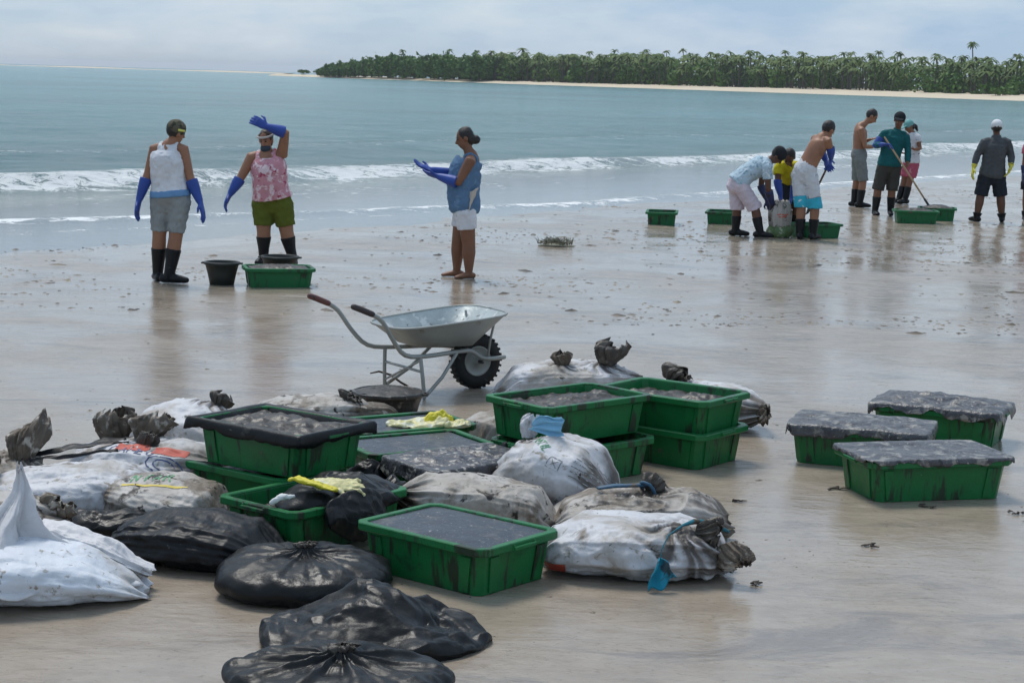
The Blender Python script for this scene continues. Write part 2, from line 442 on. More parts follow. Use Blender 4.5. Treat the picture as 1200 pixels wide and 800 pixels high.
L(t, ro.outputs['Result'], b.inputs['Roughness'])
b.inputs['IOR'].default_value = 1.42
n_rip = noise(9.0, 3, 0.55, 0.7, rmap.outputs['Vector'])
hrip = N(t, 'ShaderNodeMath', operation='MULTIPLY_ADD'); hrip.inputs[1].default_value = 0.8
L(t, n_rip.outputs['Fac'], hrip.inputs[0]); L(t, n_mid.outputs['Fac'], hrip.inputs[2])
vor = N(t, 'ShaderNodeTexVoronoi', i_Scale=2.1, i_Randomness=1.0)
L(t, rmap.outputs['Vector'], vor.inputs['Vector'])
dent = mrange(vor.outputs['Distance'], 0.06, 0.24, -0.9, 0.0)
dmask = mrange(n_big.outputs['Fac'], 0.50, 0.60, 0.0, 1.0)
dm = N(t, 'ShaderNodeMath', operation='MULTIPLY_ADD'); L(t, dent.outputs['Result'], dm.inputs[0]); L(t, dmask.outputs['Result'], dm.inputs[1]); L(t, hrip.outputs['Value'], dm.inputs[2])
hsum = N(t, 'ShaderNodeMath', operation='MULTIPLY_ADD'); hsum.inputs[1].default_value = 0.25
L(t, n_fine.outputs['Fac'], hsum.inputs[0]); L(t, dm.outputs['Value'], hsum.inputs[2])
bst = mrange(n_big.outputs['Fac'], 0.36, 0.62, 0.35, 0.95)
bmp = N(t, 'ShaderNodeBump'); bmp.inputs['Distance'].default_value = 0.011
L(t, bst.outputs['Result'], bmp.inputs['Strength'])
L(t, hsum.outputs['Value'], bmp.inputs['Height'])
L(t, bmp.outputs['Normal'], b.inputs['Normal'])

xs = spaced(-10, 22, 0.14, -4000, 4000); ys = spaced(3, 62, 0.14, -60, 400)
X, Y = np.meshgrid(xs, ys)
Z = np.maximum(beach_z(X, Y), -6.0)
o = mk('beach', np.stack([X, Y, Z], -1).reshape(-1, 3), gridF(len(xs), len(ys)), bm_mat)
tag(o, kind='structure')

def ground(x, y):
    return float(beach_z(np.array(x), np.array(y)))

# ------------------------------------------------------------------ sea (structure)
us = spaced(-45, 130, 0.4, -6000, 6000, 1.3); ds = spaced(-3, 46, 0.2, -6, 6500, 1.16)
U, D = np.meshgrid(us, ds)
X = P_SHORE[0] + E_ALONG[0] * U + N_SEA[0] * D
Y = P_SHORE[1] + E_ALONG[1] * U + N_SEA[1] * D
fin = np.clip(1 - (D - 60) / 60, 0, 1) * np.clip(1 - (np.abs(U - 40) - 90) / 60, 0, 1)
bl = 9.4 + 1.6 * fbm(U * 0.035, U * 0 + 3, 0, 21, 2) + 0.5 * fbm(U * 0.3, U * 0 + 9, 0, 22, 2) + np.clip(-U - 2, 0, 30) * 0.12
wv = D - bl
hgt = 0.26 * (0.75 + 0.45 * fbm(U * 0.12, U * 0, 0, 23, 2))
crest = np.where(wv < 0, np.exp(-(wv / 0.7) ** 2), np.exp(-(wv / 2.4) ** 2)) * hgt
sw = 0.55 + 3.3 * np.clip((1 - U * 0.35) / 4, 0.0, 1.15) + 0.5 * fbm(U * 0.16, U * 0, 0, 31, 3)
crest2 = 0.035 * np.exp(-((D - sw) / 0.35) ** 2)
chop = 0.035 * fbm(X * 0.5, Y * 0.5, 0, 41, 3) + 0.05 * fbm(U * 0.05, D * 0.22, 0, 43, 2)
amp = np.clip((D - 1) / 8, 0.04, 1) * fin
Z = -0.046 + crest * fin + crest2 * fin + chop * amp
foam = np.clip(1.1 - np.abs((wv + 0.3) / 2.1), 0, 1) * (0.78 + 0.45 * fbm(U * 0.35, D * 0.6, 0, 53, 3))
foam = np.maximum(foam, 0.75 * np.clip(1 - np.abs(wv + 3.5) / 3.2, 0, 1) * (0.5 + 0.6 * fbm(U * 0.3, D * 0.5, 0, 51, 3)))
foam = np.maximum(foam, (0.72 + 0.3 * fbm(U * 0.4, D, 0, 57, 2)) * np.exp(-((D - sw) / 0.5) ** 2))
foam = np.maximum(foam, 0.5 * np.exp(-((D - sw * 0.42 - 0.25) / 0.2) ** 2) * (U > -30))
bl2 = 19 + 2 * fbm(U * 0.03, U * 0 + 7, 0, 61, 2)
foam = np.maximum(foam, 0.42 * np.exp(-((D - bl2) / 1.0) ** 2))
Z = Z + fin * 0.13 * np.exp(-((D - bl2) / 1.6) ** 2) * (0.6 + 0.6 * fbm(U * 0.1, U * 0, 0, 63, 2))
foam = foam * fin
sea_mat = bpy.data.materials.new('sea_water')
sea_mat.use_nodes = True
t = sea_mat.node_tree
b = t.nodes['Principled BSDF']
b.inputs['IOR'].default_value = 1.333
tc = N(t, 'ShaderNodeTexCoord')
dot = N(t, 'ShaderNodeVectorMath', operation='DOT_PRODUCT'); dot.inputs[1].default_value = (N_SEA[0], N_SEA[1], 0)
L(t, tc.outputs['Object'], dot.inputs[0])
dsub = N(t, 'ShaderNodeMath', operation='SUBTRACT'); dsub.inputs[1].default_value = float(P_SHORE @ N_SEA)
L(t, dot.outputs['Value'], dsub.inputs[0])
wob = noise(0.12, 4, 0.6)
dw = N(t, 'ShaderNodeMath', operation='MULTIPLY_ADD'); dw.inputs[1].default_value = 6.0
L(t, wob.outputs['Fac'], dw.inputs[0]); L(t, dsub.outputs['Value'], dw.inputs[2])
dr = mrange(dw.outputs['Value'], 0.0, 120.0, 0.0, 1.0, False)
rp = N(t, 'ShaderNodeValToRGB')
e = rp.color_ramp.elements
e[0].position = 0.0; e[0].color = (0.24, 0.235, 0.215, 1)
e[1].position = 1.0; e[1].color = (0.055, 0.222, 0.23, 1)
for pos, c in ((0.075, (0.20, 0.225, 0.215, 1)), (0.13, (0.10, 0.24, 0.235, 1)), (0.3, (0.065, 0.24, 0.237, 1))):
    q = e.new(pos); q.color = c
L(t, dr.outputs['Result'], rp.inputs['Fac'])
patch = noise(0.02, 5, 0.6, 0.5)
pm = mrange(patch.outputs['Fac'], 0.35, 0.65, 0.82, 1.15)
ps = N(t, 'ShaderNodeVectorMath', operation='SCALE')
L(t, rp.outputs['Color'], ps.inputs[0]); L(t, pm.outputs['Result'], ps.inputs['Scale'])
at = N(t, 'ShaderNodeAttribute', attribute_name='foam')
fn = noise(1.9, 10, 0.78, 1.2)
fsum = N(t, 'ShaderNodeMath', operation='ADD')
fs = mrange(fn.outputs['Fac'], 0.25, 0.75, -1.25, 0.60, False)
L(t, at.outputs['Fac'], fsum.inputs[0]); L(t, fs.outputs['Result'], fsum.inputs[1])
ff = mrange(fsum.outputs['Value'], 0.22, 0.55, 0.0, 0.92)
fm = N(t, 'ShaderNodeMix', data_type='RGBA'); fm.inputs['B'].default_value = (0.80, 0.82, 0.82, 1)
L(t, ff.outputs['Result'], fm.inputs['Factor']); L(t, ps.outputs['Vector'], fm.inputs['A'])
L(t, fm.outputs['Result'], b.inputs['Base Color'])
rr = mrange(ff.outputs['Result'], 0.0, 1.0, 0.12, 0.8, False)
L(t, rr.outputs['Result'], b.inputs['Roughness'])
w1 = noise(0.9, 8, 0.7); w2 = noise(0.16, 4, 0.6)
ws = N(t, 'ShaderNodeMath', operation='MULTIPLY_ADD'); ws.inputs[1].default_value = 1.4
L(t, w2.outputs['Fac'], ws.inputs[0]); L(t, w1.outputs['Fac'], ws.inputs[2])
wst = mrange(dsub.outputs['Value'], 0.5, 14.0, 0.05, 1.0)
bmp = N(t, 'ShaderNodeBump'); bmp.inputs['Distance'].default_value = 0.8
L(t, wst.outputs['Result'], bmp.inputs['Strength']); L(t, ws.outputs['Value'], bmp.inputs['Height'])
L(t, bmp.outputs['Normal'], b.inputs['Normal'])
o = mk('sea', np.stack([X, Y, Z], -1).reshape(-1, 3), gridF(len(us), len(ds)), sea_mat, attrs={'foam': foam.ravel()})
tag(o, kind='structure')

# ------------------------------------------------------------------ far shore, wood, palms
far_sand = mat('far_sand', (0.62, 0.53, 0.40), 0.9, 0.1, var=0.08, vscale=0.05)
far_floor = mat('wood_floor', (0.09, 0.085, 0.05), 0.9, 0.1, var=0.2, vscale=0.1)
SH = [(-120, 905), (-91, 850), (-30, 745), (20, 680), (80, 605), (142, 520), (230, 400), (330, 270)]
def shore_pt(s):
    s = s * (len(SH) - 1); i = min(int(s), len(SH) - 2); f = s - i
    return np.array(SH[i]) * (1 - f) + np.array(SH[i + 1]) * f
sn = np.array([0.82, 0.57])
V = []; nS = 90
prof = [(-6, -0.9), (0, 0.0), (6, 0.5), (14, 1.15), (22, 1.5), (60, 2.4), (200, 2.6)]
for k, (off, z) in enumerate(prof):
    for i in range(nS):
        s = i / (nS - 1); p = shore_pt(s)
        wd = 0.35 + 0.65 * min(1, max(0, (s - 0.15) / 0.45))
        oo = off * wd + (1.5 * math.sin(i * 0.9) + 1.1 * math.sin(i * 2.3)) * (0.3 < k < 4)
        if i == 0: oo *= 0.2
        q = p + sn * oo
        V.append((q[0], q[1], z * wd if z > 0 else z))
o = mk('far_beach', V, gridF(nS, len(prof)), far_sand)
tag(o, kind='structure')
# thin sandbar on the horizon
V = []; nS = 60
for k, (off, z) in enumerate([(-30, -1), (0, 0.1), (30, 0.9), (60, 1.1), (120, -1)]):
    for i in range(nS):
        s = i / (nS - 1)
        V.append((-1400 + 1200 * s, 2900 - 1300 * s + off, z * (0.65 + 0.35 * math.sin(i * 0.7)) if z > 0 else z))
o = mk('sandbar', V, gridF(nS, 5), far_sand)
tag(o, kind='structure')

def leafmat(name, c1, c2):
    m = bpy.data.materials.new(name); m.use_nodes = True
    t = m.node_tree; b = t.nodes['Principled BSDF']
    g = N(t, 'ShaderNodeNewGeometry')
    r = N(t, 'ShaderNodeValToRGB')
    r.color_ramp.elements[0].color = (*c1, 1); r.color_ramp.elements[1].color = (*c2, 1)
    tcc = N(t, 'ShaderNodeTexCoord')
    n = N(t, 'ShaderNodeTexNoise', i_Scale=0.09, i_Detail=3.0)
    L(t, tcc.outputs['Object'], n.inputs['Vector'])
    a = N(t, 'ShaderNodeMath', operation='MULTIPLY_ADD'); a.inputs[1].default_value = 0.6
    s = N(t, 'ShaderNodeMath', operation='SUBTRACT'); s.inputs[1].default_value = 0.3
    L(t, g.outputs['Random Per Island'], a.inputs[0]); L(t, n.outputs['Fac'], s.inputs[0]); L(t, s.outputs['Value'], a.inputs[2])
    L(t, a.outputs['Value'], r.inputs['Fac']); L(t, r.outputs['Color'], b.inputs['Base Color'])
    b.inputs['Roughness'].default_value = 0.6; b.inputs['Specular IOR Level'].default_value = 0.12
    return m
M['palm'] = leafmat('palm_frond', (0.045, 0.095, 0.02), (0.14, 0.185, 0.045))
M['broad'] = leafmat('broad_leaf', (0.04, 0.105, 0.02), (0.115, 0.205, 0.04))
M['bright'] = leafmat('bright_leaf', (0.07, 0.16, 0.03), (0.16, 0.26, 0.05))
M['bark'] = mat('palm_bark', (0.095, 0.085, 0.065), 0.9, 0.1)
prs = np.random.RandomState(11)
def palm_crown(Vl, Fl, top, size, nf=13):
    for k in range(nf):
        a = 2 * math.pi * (k + prs.rand() * 0.7) / nf
        rise = prs.uniform(-0.35, 1.0); ln = size * prs.uniform(0.8, 1.15)
        dx, dy = math.cos(a), math.sin(a)
        n0 = len(Vl)
        for q in range(5):
            s = q / 4
            r = ln * s * (0.95 - 0.2 * max(rise, 0)); z = ln * (rise * s - (0.55 + 0.5 * max(rise, 0)) * s * s)
            wd = size * 0.13 * (0.35 + 1.5 * s * (1 - s) + 0.4 * (1 - s)) * (0.15 if q == 4 else 1)
            Vl.append((top[0] + dx * r - dy * wd, top[1] + dy * r + dx * wd, top[2] + z - wd * 0.55))
            Vl.append((top[0] + dx * r, top[1] + dy * r, top[2] + z))
            Vl.append((top[0] + dx * r + dy * wd, top[1] + dy * r - dx * wd, top[2] + z - wd * 0.55))
        for q in range(4):
            i = n0 + q * 3
            Fl.append((i, i + 1, i + 4, i + 3)); Fl.append((i + 1, i + 2, i + 5, i + 4))
def palm_trunk(Vl, Fl, p, top, r=0.17):
    n0 = len(Vl)
    for q in range(5):
        s = q / 4
        c = [p[i] + (top[i] - p[i]) * s for i in range(3)]
        c[0] += (top[0] - p[0]) * (s * s - s) * 0.5
        rr = r * (1.5 - 0.7 * s)
        for j in range(5):
            Vl.append((c[0] + rr * math.cos(j * 1.2566), c[1] + rr * math.sin(j * 1.2566), c[2]))
    for q in range(4):
        for j in range(5):
            a = n0 + q * 5 + j; bq = n0 + q * 5 + (j + 1) % 5
            Fl.append((a, bq, bq + 5, a + 5))
def leaf_clump(Vl, Fl, c, rad, n, leaf):
    for k in range(n):
        v = prs.normal(size=3); v /= np.linalg.norm(v)
        rr = prs.uniform(0.45, 1.0) ** 0.5 * (0.8 + 0.3 * math.sin(5 * v[0] + c[0]) * math.cos(4 * v[1]))
        p = np.array(c) + v * rr * np.array(rad)
        if p[2] < 1.0: p[2] = 1.0 + prs.rand() * 0.6
        a = prs.normal(size=3); a /= np.linalg.norm(a)
        bb = np.cross(a, v + prs.normal(size=3) * 0.5); bb /= (np.linalg.norm(bb) + 1e-6)
        l = leaf * prs.uniform(0.6, 1.3)
        n0 = len(Vl)
        Vl += [tuple(p - a * l - bb * l * .3), tuple(p + bb * l * .6), tuple(p + a * l - bb * l * .2), tuple(p - bb * l * .7)]
        Fl.append((n0, n0 + 1, n0 + 2, n0 + 3))
# palms in the mass
Vp, Fp, Vt, Ft = [], [], [], []
for k in range(1700):
    s = prs.uniform(0.275, 0.93) if k > 120 else prs.uniform(0.26, 0.45)
    row = prs.rand() ** 1.3
    wd = 0.35 + 0.65 * min(1, max(0, (s - 0.15) / 0.45))
    p = shore_pt(s) + sn * (21 * wd + row * 75)
    h = prs.uniform(6.5, 11.8) + row * 2.0 - 2.2 * (prs.rand() ** 4) * 2
    h += 1.8 * (prs.rand() > 0.9)
    if s < 0.36: h *= 0.98
    top = (p[0] + prs.uniform(-1, 1), p[1] + prs.uniform(-1, 1), h)
    palm_crown(Vp, Fp, top, prs.uniform(2.2, 3.2), 11)
    if row < 0.5: palm_trunk(Vt, Ft, (p[0], p[1], 0.6), top)
Vb, Fb = [], []
for k in range(620):      # undergrowth in front and between the palms
    s = prs.uniform(0.25, 0.93)
    wd = 0.35 + 0.65 * min(1, max(0, (s - 0.15) / 0.45))
    p = shore_pt(s) + sn * (20 * wd + prs.rand() * 45)
    h = prs.uniform(2.2, 6.6)
    leaf_clump(Vb, Fb, (p[0], p[1], h * 0.75 + 1.0), (prs.uniform(2.5, 4.5), prs.uniform(2.5, 4), h), 75, 0.75)
for k in range(200):      # rounded broadleaf head at the left end
    s = 0.143 + 0.17 * prs.rand()
    f = (s - 0.143) / 0.13
    p = shore_pt(s) + sn * (2.5 + prs.rand() * 40 * min(1, f + 0.04))
    h = min(1.0, 0.42 + 0.85 * f ** 0.7) * prs.uniform(8.5, 11.5)
    leaf_clump(Vb, Fb, (p[0], p[1], h * 0.55), (prs.uniform(3, 5), prs.uniform(3, 5), h * 0.5), 190, 0.8)
wood = mk('palm_wood', np.array(Vp), np.array(Fp), M['palm'], None, False)
tag(wood, 'dense palm wood along the far sandy shore', 'wood', kind='stuff')
o = mk('trunks', np.array(Vt), np.array(Ft), M['bark'], wood); o['kind'] = 'stuff'
o = mk('undergrowth', np.array(Vb), np.array(Fb), M['broad'], wood, False); o['kind'] = 'stuff'
# palms that stand clear of the canopy
def far_xy(px, dist):
    return ((px - 609) / FOC * dist, dist)
EMER = [(1135, 575, 17.0, 'tallest palm, its crown far above the wood near the right end'), (1044, 640, 14.3, 'palm of a close pair rising above the wood, left one'), (1050, 640, 13.8, 'palm of a close pair rising above the wood, right one'),
        (1023, 640, 14.6, 'lone slim palm beside the close pair above the wood'), (917, 690, 15.0, 'slim palm alone above the middle of the wood'), (881, 710, 14.5, 'palm with a thin crown left of the middle of the wood'), (800, 740, 15.0, 'tall palm above the low left-hand stretch of wood'),
        (755, 760, 14.8, 'palm poking up where the wood begins to rise'), (690, 770, 13.6, 'palm standing a little proud of the left-hand canopy'), (525, 840, 13.6, 'palm behind the rounded broadleaf trees'), (470, 845, 12.8, 'first palm rising beside the rounded broadleaf trees'),
        (937, 690, 14.4, 'full-headed palm breaking the canopy line mid wood'), (985, 655, 14.0, 'bushy palm breaking the canopy line right of mid wood'), (1095, 600, 13.4, 'broad palm just above the canopy by the tallest palm'), (1180, 560, 13.2, 'palm above the canopy past the tallest palm')]
for px, dist, h, lab in EMER:
    x, y = far_xy(px, dist)
    y += 35; x *= y / dist
    r = thing('palm_tree', lab, 'palm', (x, y, 0.5), 0, 'palms standing above the wood')
    Vl, Fl = [], []; tx = prs.uniform(-1.2, 1.2)
    palm_trunk(Vl, Fl, (0, 0, 0), (tx, 0, h), 0.2)
    mk('trunk', Vl, Fl, M['bark'], r)
    Vl, Fl = [], []
    palm_crown(Vl, Fl, (tx, 0, h), 2.5, 14)
    mk('crown', Vl, Fl, M['palm'], r, False)
def small_tree(px, dist, rx, rz, label, m, leaf=0.5, n=500, stem=1.4, name='shore_tree', cat='tree'):
    x, y = far_xy(px, dist)
    r = thing(name, label, cat, (x, y, 0.0))
    a = Acc()
    for q in range(4):
        tube(a, [(0.2 * q - 0.3, 0, -0.3), (rx * 0.2 * (q - 1.5), 0.2 * (q % 2), stem * 0.7), (rx * 0.42 * (q - 1.5), 0.3 * (q % 2), stem + rz)], [0.16, 0.12, 0.06], n=6)
    mk('trunk', a.V, a.F, M['bark'], r)
    Vl, Fl = [], []
    for q in range(6):
        leaf_clump(Vl, Fl, (rx * (q / 2.5 - 1) * 0.7, prs.uniform(-1, 1), stem + rz * (0.9 + 0.25 * math.sin(q * 2.2))), (rx * 0.42, rx * 0.5, rz * 0.62), n // 6, leaf)
    mk('crown', Vl, Fl, m, r, False)
small_tree(358, 905, 2.9, 1.1, 'lone low tree standing off the tip of the wooded point', M['broad'], 0.4, 520)
small_tree(1166, 548, 2.6, 1.3, 'bright green bush on the far sand before the palms', M['bright'], 0.45, 420, 1.2, 'bush', 'bush')
small_tree(1140, 562, 1.6, 0.8, 'small olive bush on the far sand beside the bright bush', M['broad'], 0.4, 260, 1.0, 'bush', 'bush')

# ------------------------------------------------------------------ crates
def crate(label, x, y, yaw, z0=0.0, L_=0.78, W_=0.54, H_=0.22, mt=None, group=None, detail=True):
    mt = mt or M['crate']
    r = thing('crate', label, 'crate', (x, y, z0 + (ground(x, y) if z0 == 0 else 0)), R(yaw), group)
    l, w2 = L_ / 2 - 0.032, W_ / 2 - 0.032          # body half size at the top
    tp = 0.925                                       # taper
    def ring(hl, hw, z, ch=0.03):
        return [(hl, -hw + ch, z), (hl, hw - ch, z), (hl - ch, hw, z), (-hl + ch, hw, z), (-hl, hw - ch, z), (-hl, -hw + ch, z), (-hl + ch, -hw, z), (hl - ch, -hw, z)]
    a = Acc()
    rings = [ring(l * tp, w2 * tp, 0.0), ring(l, w2, H_ - 0.012), ring(l - 0.008, w2 - 0.008, H_ - 0.012), ring(l * tp - 0.008, w2 * tp - 0.008, 0.010)]
    V = [p for q in rings for p in q]
    F = [tuple(f) for f in gridF(8, 4, True)] + [tuple(range(8))[::-1], tuple(range(24, 32))]
    a.add(V, F)
    body = mk('body', a.V, a.F, mt, r, False)
    bv = body.modifiers.new('bevel', 'BEVEL'); bv.width = 0.004; bv.segments = 2; bv.limit_method = 'ANGLE'
    # rolled rim
    V = []
    pr = [(0.001, H_ - 0.034), (0.028, H_ - 0.036), (0.032, H_ - 0.03), (0.032, H_ - 0.004), (0.028, H_), (-0.004, H_), (-0.008, H_ - 0.006), (-0.006, H_ - 0.02)]
    for off, z in pr:
        V += ring(l + off, w2 + off, z, 0.03 + max(off, 0) * 0.5)
    F = [tuple(f) for f in gridF(8, len(pr), True)]
    F += [(7 * 8 + i, 7 * 8 + (i + 1) % 8, (i + 1) % 8, i) for i in range(8)]
    rim = mk('rim', V, F, mt, r, False)
    # every crate has been knocked about: a small warp
    me = rim.data
    for v in me.vertices:
        v.co.z += 0.004 * math.sin(v.co.x * 9 + x * 40) + 0.003 * math.sin(v.co.y * 13 + y * 30)
    if detail:
        slope = l * (1 - tp) / (H_ - 0.012)
        for sx in (-1, 1):
            for sy in (-1, 1):
                for axis in (0, 1):
                    a = Acc()
                    hh = H_ - 0.05
                    for zq, half in ((0.012, 0.026), (hh, 0.030)):
                        k = tp + (1 - tp) * zq / (H_ - 0.012)
                        for d in (0.0, 0.011):
                            for e in (-half, half):
                                if axis == 0:
                                    a.V.append((sx * (l * k - 0.085) + e, sy * (w2 * k + d - 0.003), zq))
                                else:
                                    a.V.append((sx * (l * k + d - 0.003), sy * (w2 * k - 0.085) + e, zq))
                    a.F = [(0, 1, 5, 4), (2, 6, 7, 3), (0, 4, 6, 2), (1, 3, 7, 5), (4, 5, 7, 6), (0, 2, 3, 1)]
                    mk('rib', a.V, a.F, mt, r, False)
        for s in (-1, 1):
            a = Acc()
            box(a, (s * (l + 0.037), 0, H_ - 0.022), (0.016, 0.15, 0.018))
            box(a, (s * (l + 0.03), -0.07, H_ - 0.02), (0.012, 0.014, 0.03))
            box(a, (s * (l + 0.03), 0.07, H_ - 0.02), (0.012, 0.014, 0.03))
            o = mk('handle', a.V, a.F, mt, r, False)
            bv = o.modifiers.new('bevel', 'BEVEL'); bv.width = 0.003; bv.segments = 1
    return r
def sheet(name, label, cat, x, y, yaw, ztop, L_, W_, m, drape=0.0, bulge=0.0, rough=0.008, seed=1, rag=0.5, fr=9.0):
    """a film or skin of sludge lying over a crate; drape: how far the edge hangs over the rim"""
    r = None
    nu, nv = 72, 54
    ext = drape
    a = np.linspace(-L_ / 2 - ext, L_ / 2 + ext, nu); c = np.linspace(-W_ / 2 - ext, W_ / 2 + ext, nv)
    A, C = np.meshgrid(a, c)
    ox = np.clip(np.abs(A) - L_ / 2, 0, None); oy = np.clip(np.abs(C) - W_ / 2, 0, None)
    over = np.maximum(ox, oy)
    rg = 0.45 + 0.55 * (fbm(A * 9, C * 9, 0, seed, 3) * rag + 0.6)
    X = np.sign(A) * np.minimum(np.abs(A), L_ / 2 + 0.004 + 0.10 * ox); Y = np.sign(C) * np.minimum(np.abs(C), W_ / 2 + 0.004 + 0.10 * oy)
    u = np.clip(1 - (A / (L_ / 2)) ** 2, 0, 1) * np.clip(1 - (C / (W_ / 2)) ** 2, 0, 1)
    Z = bulge * u ** 0.6 + rough * fbm(A * fr, C * fr, 0, seed + 5, 4) * (0.3 + np.clip(u * 2, 0, 1)) - over * rg
    cn_ = np.clip(np.abs(A) / (L_ / 2), 0, 1) ** 14 * np.clip(np.abs(C) / (W_ / 2), 0, 1) ** 14
    X = X * (1 - 0.035 * cn_ * (drape > 0)); Y = Y * (1 - 0.05 * cn_ * (drape > 0))
    X = X + 0.006 * fbm(A * 14, C * 14, 3, seed, 2) * (over > 0); Y = Y + 0.006 * fbm(A * 14, C * 14, 7, seed, 2) * (over > 0)
    o = mk(name, np.stack([X, Y, Z], -1).reshape(-1, 3), gridF(nu, nv), m)
    so = o.modifiers.new('thickness', 'SOLIDIFY'); so.thickness = 0.003; so.offset = -1
    o.location = (x, y, ztop); o.rotation_euler = (0, 0, R(yaw))
    return tag(o, label, cat)
def fillmass(name, label, x, y, yaw, zbot, ztop, L_, W_, m, heap=0.0, seed=1, lump=0.012):
    """a closed mass of sludge sitting in a crate"""
    nu, nv = 60, 44
    A, C = np.meshgrid(np.linspace(-1, 1, nu), np.linspace(-1, 1, nv))
    u = (1 - A ** 2) * (1 - C ** 2)
    Z = (ztop - zbot) + heap * u ** 0.7 + lump * fbm(A * 3.2 * L_ / W_, C * 3.2, 0, seed, 4)
    V = np.stack([A * L_ / 2, C * W_ / 2, Z], -1).reshape(-1, 3)
    F = [tuple(f) for f in gridF(nu, nv)]
    edge = [j for j in range(nu)] + [i * nu + nu - 1 for i in range(1, nv)] + [(nv - 1) * nu + j for j in range(nu - 2, -1, -1)] + [i * nu for i in range(nv - 2, 0, -1)]
    n0 = len(V)
    low = np.array([(V[i][0] * 0.9, V[i][1] * 0.9, 0.0) for i in edge])
    V = np.vstack([V, low]); k = len(edge)
    F += [(edge[i], n0 + i, n0 + (i + 1) % k, edge[(i + 1) % k]) for i in range(k)]
    F.append(tuple(n0 + i for i in range(k))[::-1])
    o = mk(name, V, F, m)
    o.location = (x, y, zbot); o.rotation_euler = (0, 0, R(yaw))
    return tag(o, label, 'sludge')

H = 0.22
crate('green crate on the wet sand beside the round knotted black bag, film-covered to the brim', -0.22, 8.17, -39, 0, 0.77, 0.56)
sheet('plastic_film', 'taut black film over the crate beside the round knotted black bag', 'film', -0.22, 8.17, -39, 0.214, 0.69, 0.478, M['film'], 0, 0.010, 0.005, 3, fr=5)
fillmass('sludge', 'sludge under the taut film of the crate by the round black bag', -0.22, 8.17, -39, 0.011, 0.195, 0.63, 0.42, M['sludge'], 0.006, 4, 0.004)
crate('green crate holding a crumpled black liner and pale yellow gloves', -0.92, 8.78, 51, 0, 0.80, 0.54)
fillmass('sludge', 'sludge below the crumpled liner in the crate with yellow gloves', -0.92, 8.78, 51, 0.011, 0.15, 0.62, 0.38, M['tar'], 0.0, 9)
crate('lower crate of a stack of two, under the crate with the dark lining', -1.255, 9.42, -38, 0, 0.76, 0.52)
fillmass('sludge', 'dark sludge in the lower crate under the dark-lined crate', -1.255, 9.42, -38, 0.011, 0.17, 0.62, 0.38, M['tar'], 0.0, 12)
crate('upper green crate with black liner folded over its rim, full of sludge', -1.16, 9.39, -36, 0.222, 0.76, 0.56)
def liner(label, x, y, yaw, ztop, L_, W_, out_drop, in_drop, seed, m):
    n = 160; V = []
    per = []
    hl, hw = L_ / 2, W_ / 2
    for i in range(n):
        s = i / n * 4
        k, f = int(s), s - int(s)
        per.append([(hl, -hw + 2 * hw * f, 1, 0), (hl - 2 * hl * f, hw, 0, 1), (-hl, hw - 2 * hw * f, -1, 0), (-hl + 2 * hl * f, -hw, 0, -1)][k])
    rows = [(0.012, -out_drop, 1), (0.010, -out_drop * 0.5, 0.6), (0.008, -0.008, 0.1), (0.0, 0.006, 0.1), (-0.02, 0.006, 0.2), (-0.042, -0.004, 0.3), (-0.055, -in_drop * 0.5, 0.6), (-0.07, -in_drop, 0.8)]
    for off, z, k in rows:
        for i, (px, py, nx, ny) in enumerate(per):
            e = float(fbm(px * 11, py * 11, z * 30, seed, 3))
            cxs = max(-1, min(1, px / hl)); cys = max(-1, min(1, py / hw))
            V.append((px + off * cxs + 0.012 * e * k, py + off * cys + 0.012 * e * k, z + (0.035 if z < -0.02 else 0.010) * e * k + 0.004 * float(vnoise(px * 6, py * 6, 2, seed))))
    o = mk('liner', V, gridF(n, len(rows), True), m)
    so = o.modifiers.new('thickness', 'SOLIDIFY'); so.thickness = 0.002
    o.location = (x, y, ztop); o.rotation_euler = (0, 0, R(yaw))
    return tag(o, label, 'liner')
liner('black bin liner folded over the rim of the upper stacked crate', -1.16, 9.39, -36, 0.446, 0.765, 0.565, 0.045, 0.05, 5, M['blackbag'])
fillmass('sludge', 'grey sludge filling the dark-lined upper crate', -1.16, 9.39, -36, 0.234, 0.425, 0.655, 0.455, M['sludge'], 0.02, 21, 0.026)
crate('film-covered crate beside the dark-lined stack, in front of the yellow rubbish', -0.52, 10.08, 32, 0, 0.78, 0.50)
sheet('plastic_film', 'smooth dark film on the crate in front of the yellow rubbish', 'film', -0.52, 10.08, 32, 0.213, 0.675, 0.395, M['film'], 0, 0.006, 0.005, 31, fr=5)
fillmass('sludge', 'sludge under the smooth film before the yellow rubbish', -0.52, 10.08, 32, 0.011, 0.195, 0.63, 0.36, M['sludge'], 0.0, 32, 0.004)
crate('film-covered crate carrying the yellow rubbish, by the muddy tub', -0.63, 10.64, 32, 0, 0.78, 0.50)
sheet('plastic_film', 'dark film on the crate that carries the yellow rubbish', 'film', -0.63, 10.64, 32, 0.213, 0.675, 0.395, M['film'], 0, 0.006, 0.005, 35, fr=5)
fillmass('sludge', 'sludge under the film that carries the yellow rubbish', -0.63, 10.64, 32, 0.011, 0.195, 0.63, 0.36, M['sludge'], 0.0, 36, 0.004)
crate('crate wrapped in loose black plastic behind the long grey sack', -0.24, 9.63, 38, 0, 0.70, 0.48)
sheet('plastic_film', 'loose black plastic hanging over the crate behind the long grey sack', 'film', -0.24, 9.63, 38, 0.236, 0.715, 0.495, M['film_dirty'], 0.12, 0.012, 0.022, 41, 0.7)
fillmass('sludge', 'sludge beneath the loose black plastic', -0.24, 9.63, 38, 0.011, 0.19, 0.56, 0.35, M['sludge'], 0.0, 42)
crate('open crate of sludge standing on another crate behind the masked sack', 0.33, 10.46, 43, 0.222, 0.86, 0.54)
